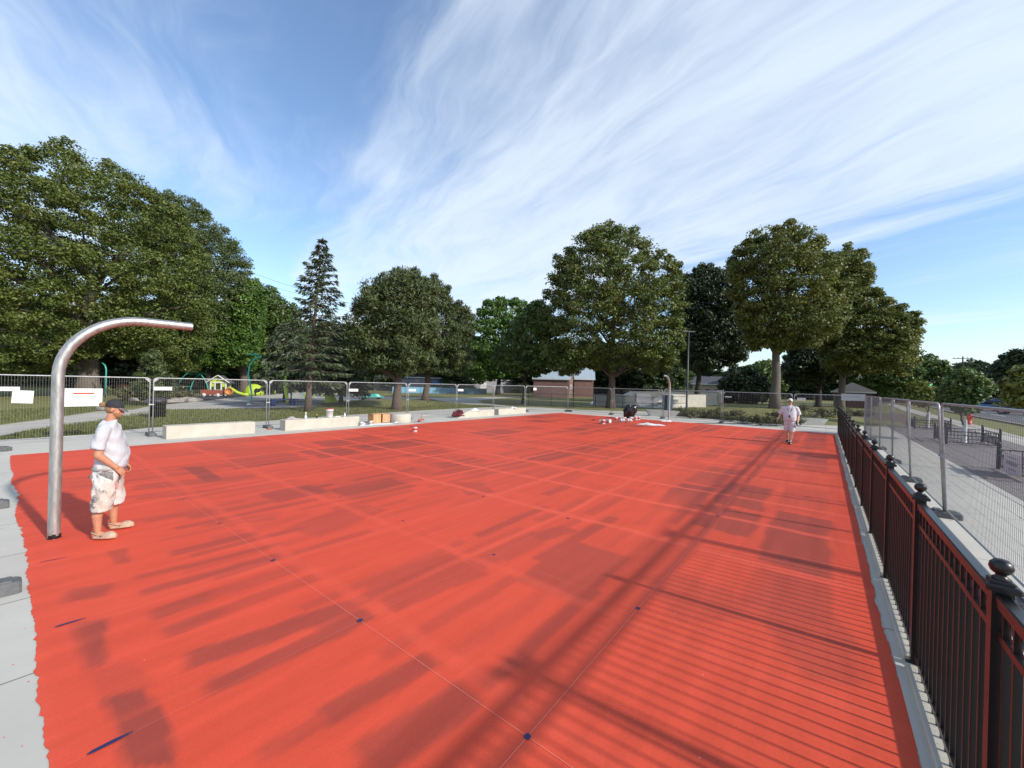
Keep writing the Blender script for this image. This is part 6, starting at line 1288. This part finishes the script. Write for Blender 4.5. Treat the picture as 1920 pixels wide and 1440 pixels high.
for s in (-1, 1): b.loft(ringl([(.128, .118, s*.175, .00+(-.02 if s > 0 else .02), .365), (.130, .122, s*.170, .005+(-.02 if s > 0 else .02), .45), (.128, .130, s*.145, .0, .62), (.122, .15, s*.105, .0, .78), (.11, .15, s*.09, 0, .86)]))
mobj(voxel(b, .009, 2, .008, 5), 'shorts', 'shorts', man)
b = MB(); b.loft(ringl([(.213, .185, 0, .008, .872), (.214, .186, 0, .009, .90)])); b.build('waistband', 'greyink', man)
b = MB(); b.bbox((.209, .035, .800), (.022, .15, .12), 0, .004); b.bbox((.165, -.150, .80), (.085, .03, .035), .55, .004); b.bbox((.20, -.10, .55), (.020, .045, .26), .3, .004)
M['darkg'] = mat('charcoal_pocket_cloth', (.06, .058, .062), .9, col2=(.30, .28, .27), vscale=34); mobj(voxel(b, .008, 3, .003), 'pocket', 'darkg', man)
# cap, hair, beard
b = MB(); Qc = Matrix.Rotation(-.26, 3, 'X'); b.ell(P(0, -.012, .050), (.086, .108, .088), 20, 12, Qc); cm_ = voxel(b, .008, 2, 0, 0, ((P(0, 0, .030), tuple(Qc @ Vector((0, .10, -1)))),)); mobj(cm_, 'cap', 'capb', man)
b = MB(); rings = []
top = []; bot = []
for k in range(13):
    a = math.pi*k/12; x = -.078*math.cos(a); yy = .070 + .085*math.sin(a)**.8; zz_ = .045 - .030*math.sin(a)**1.0 - .012*abs(math.cos(a)); top.append(P(x, yy, zz_+.004)); bot.append(P(x, yy, zz_-.003))
inn = [P(-.078*math.cos(math.pi*k/12), .060+.02*math.sin(math.pi*k/12), .047) for k in range(13)]; inb = [P(-.078*math.cos(math.pi*k/12), .060+.02*math.sin(math.pi*k/12), .040) for k in range(13)]
b.add(top+inn+bot+inb, [(k, k+1, 14+k, 13+k) for k in range(12)] + [(26+k+1, 26+k, 39+k, 40+k) for k in range(12)] + [(k+1, k, 26+k, 27+k) for k in range(12)], True)
b.build('cap_brim', 'greyb', man)
b = MB(); b.ell(P(0, -.025, .0), (.079, .088, .066), 16, 10, Qc); b.cap(P(0, -.10, .02), .022, P(0, -.135, .035), .034, 10); b.ell(P(0, -.150, .030), (.036, .040, .034), 12, 8)
hm = voxel(b, .006, 1, .0015, 3, ((P(0, .012, -.02), tuple(Qc @ Vector((0, 1, .15)))),)); mobj(hm, 'hair_bun', 'hairb', man)
b = MB(); b.ell(P(0, .060, -.066), (.044, .044, .036), 14, 8, Qc); b.cap(P(-.055, .03, -.045), .016, P(-.03, .075, -.07), .018, 8); b.cap(P(.055, .03, -.045), .016, P(.03, .075, -.07), .018, 8); mobj(voxel(b, .005, 1, .0012, 3), 'beard', 'hairb', man)
b = MB()
for s in (-1, 1): b.ell(P(s*.031, .088, .008), (.010, .006, .006), 8, 5)
b.build('eye', 'blk', man)
def clog(parent, x, y, rz, m='clog', s=1.0, dark=True):
    rr_ = []
    for i in range(13):
        u = i/12; yy = -.075+.275*u; w_ = (.030+.022*math.sin(min(1, u*2.2)*math.pi/2)+.008*math.sin(u*math.pi))*(1-.55*max(0, (u-.78)/.22)**2); hh = (.050+.012*(1-u)) if u < .42 else .050+.048*math.sin((u-.42)/.58*math.pi*.55+.55)*(1-.75*max(0, (u-.72)/.28)**1.6)
        rr_.append([(w_*math.cos(a)*(1.0 if math.sin(a) > -.5 else .96), yy, max(.004, .028+(hh-.028 if math.sin(a) > 0 else .024)*math.sin(a))) for a in [2*math.pi*k/16 for k in range(16)]])
    b = MB(); b.loft(rr_); o = mobj(voxel(b, .006, 2), 'shoe', m, parent); o.location = (x, y, 0); o.rotation_euler = (0, 0, rz); o.scale = (s*1.1, s, s)
    if dark:
        q = MB()
        for sg_ in (-1, 1):
            for k in range(5): q.ell((sg_*(.0525-.0035*k), .040+k*.026, .050-.002*k), (.008, .008, .008), 8, 5)
        q.build('vent_hole', 'blk', o)
        q = MB(); q.tube([(-.045, .02, .06), (-.048, -.04, .085), (-.03, -.085, .092), (0, -.098, .092), (.03, -.085, .092), (.048, -.04, .085), (.045, .02, .06)], .007, 6); q.build('heel_strap', m, o)
    return o
clog(man, .205, -.02, -.28, s=1.02); clog(man, -.205, .05, .05, s=1.02)

man.scale = (.92, .86, 1)
# ---- the man walking towards the camera
fx, fy = G(1482, 833); azw = math.atan2(-fx, -fy) + .06
wk = empty('person', (fx+.05, fy+.15, .006), -azw, 'man in white cap, sunglasses and white work clothes walking over the red court', 'person')
b = MB(); HC = (0, .03, 1.71); P, Q = head_parts(b, HC, -.18)
b.cap((0, -.02, 1.52), .062, (0, .01, 1.63), .056, 12); b.ell((0, -.02, 1.42), (.20, .125, .13)); b.ell((0, .03, 1.15), (.195, .17, .22)); b.ell((0, 0, .95), (.18, .15, .14))
for s, kn, an, toe in ((-1, (-.085, .11, .50), (-.045, .11, .09), .15), (1, (.095, .0, .50), (.055, -.16, .14), -.0)):
    b.cap((s*.10, 0, .90), .10, kn, .064, 12); mid = tuple((kn[j]*.6+an[j]*.4) for j in range(3)); b.cap(kn, .060, (mid[0], mid[1]-.012, mid[2]), .060, 12); b.cap(mid, .058, an, .038, 10); b.cap(an, .034, (an[0], an[1]+.12, max(.045, an[2]-.06)), .032, 8)
for s, el, wr, d_ in ((1, (.31, -.06, 1.17), (.40, .08, .98), (.25, .45, -.85)), (-1, (-.28, -.06, 1.16), (-.28, .07, .93), (.05, .3, -.95))):
    b.cap((s*.205, -.02, 1.465), .066, el, .050, 12); b.cap(el, .048, wr, .032, 12); hand(b, wr, d_, (-s*.8, .1, -.1), .7, 1.05, -s)
mobj(voxel(b, .0075, 3), 'body', 'skin2', wk)
b = MB(); b.loft(ringl([(.215, .185, 0, .02, .93), (.225, .195, 0, .03, 1.0), (.23, .20, 0, .035, 1.10), (.226, .185, 0, .025, 1.24), (.22, .155, 0, 0, 1.38), (.20, .135, 0, -.012, 1.47), (.13, .10, 0, -.012, 1.53), (.085, .085, 0, -.005, 1.555)]))
b.tube([(.15, -.015, 1.475), (.215, -.02, 1.44), (.27, -.03, 1.33), (.315, -.05, 1.19)], [.085, .092, .092, .10], 16); b.tube([(-.15, -.015, 1.475), (-.215, -.02, 1.44), (-.255, -.03, 1.33), (-.285, -.05, 1.19)], [.085, .092, .092, .10], 16)
mobj(voxel(b, .012, 3, .0045, 7), 'shirt', 'pinkw', wk)
b = MB(); b.loft(ringl([(.188, .165, 0, .0, .82), (.198, .172, 0, .005, .89), (.198, .172, 0, .01, .97)]))
b.loft(ringl([(.090, .108, -.088, .09, .50), (.100, .116, -.092, .07, .60), (.110, .138, -.094, .03, .76), (.105, .14, -.09, 0, .9)])); b.loft(ringl([(.090, .108, .098, -.02, .52), (.100, .116, .100, -.01, .62), (.110, .138, .098, .0, .77), (.105, .14, .09, 0, .9)]))
mobj(voxel(b, .012, 3, .0045, 9), 'shorts', 'pinkw', wk)
b = MB(); b.ell(P(0, -.012, .055), (.086, .105, .085), 20, 12, Q); mobj(voxel(b, .008, 2, 0, 0, ((P(0, 0, .034), tuple(Q @ Vector((0, .10, -1)))),)), 'cap', 'white', wk)
b = MB(); b.ell(P(0, .115, .040), (.075, .062, .007), 14, 6, Q); b.build('cap_brim', 'capb', wk)
b = MB(); b.box(P(0, .088, .085), (.06, .012, .025), rot=Q @ Matrix.Rotation(.5, 3, 'X')); b.build('cap_emblem', 'navyp', wk)
b = MB()
for s in (-1, 1): b.ell(P(s*.034, .098, .010), (.030, .010, .019), 10, 6, Q)
b.cap(P(-.075, .03, .012), .004, P(-.06, .09, .012), .004, 6); b.cap(P(.075, .03, .012), .004, P(.06, .09, .012), .004, 6); b.build('sunglasses', 'blk', wk)
b = MB(); b.ell(P(0, .058, -.066), (.046, .046, .038), 14, 8, Q); M['greybeard'] = mat('grey_brown_beard', (.20, .14, .11), .9); mobj(voxel(b, .006, 1), 'beard', 'greybeard', wk)
b = MB(); b.tube([(-.09, .06, 1.53), (-.07, .135, 1.42), (-.03, .185, 1.28), (0, .215, 1.17), (.03, .185, 1.28), (.07, .135, 1.42), (.09, .06, 1.53)], .009, 6); b.ell((0, .235, 1.12), (.03, .02, .05), 8, 6); b.build('lanyard', 'capb', wk)
for x, y, z in ((-.045, .13, .02), (.055, -.14, .06)): o = clog(wk, x, y, 0, 'blk', 1.15, False); o.location.z = z-.02
e = empty('measuring_tape', (0, 0, 0), 0, 'grey reel with small tools held in the walking man\'s left hand', 'tool'); lx, ly, lz = wk.matrix_basis @ Vector((-.29, .12, .80)); e.location = (lx, ly, lz)
b = MB(); b.lathe([(.02, -.02), (.06, -.02), (.06, .02), (.02, .02)], (0, 0, 0), 14); b.cap((0, 0, .05), .012, (0, 0, .09), .01, 6); o = b.build('reel', 'greyink', e); o.rotation_euler = (math.pi/2, 0, .6)
b = MB(); b.cap((-.08, 0, -.03), .018, (-.09, .02, -.10), .014, 8); b.cap((.07, 0, -.03), .015, (.08, 0, -.09), .014, 8); b.build('case', 'greycloth', e)
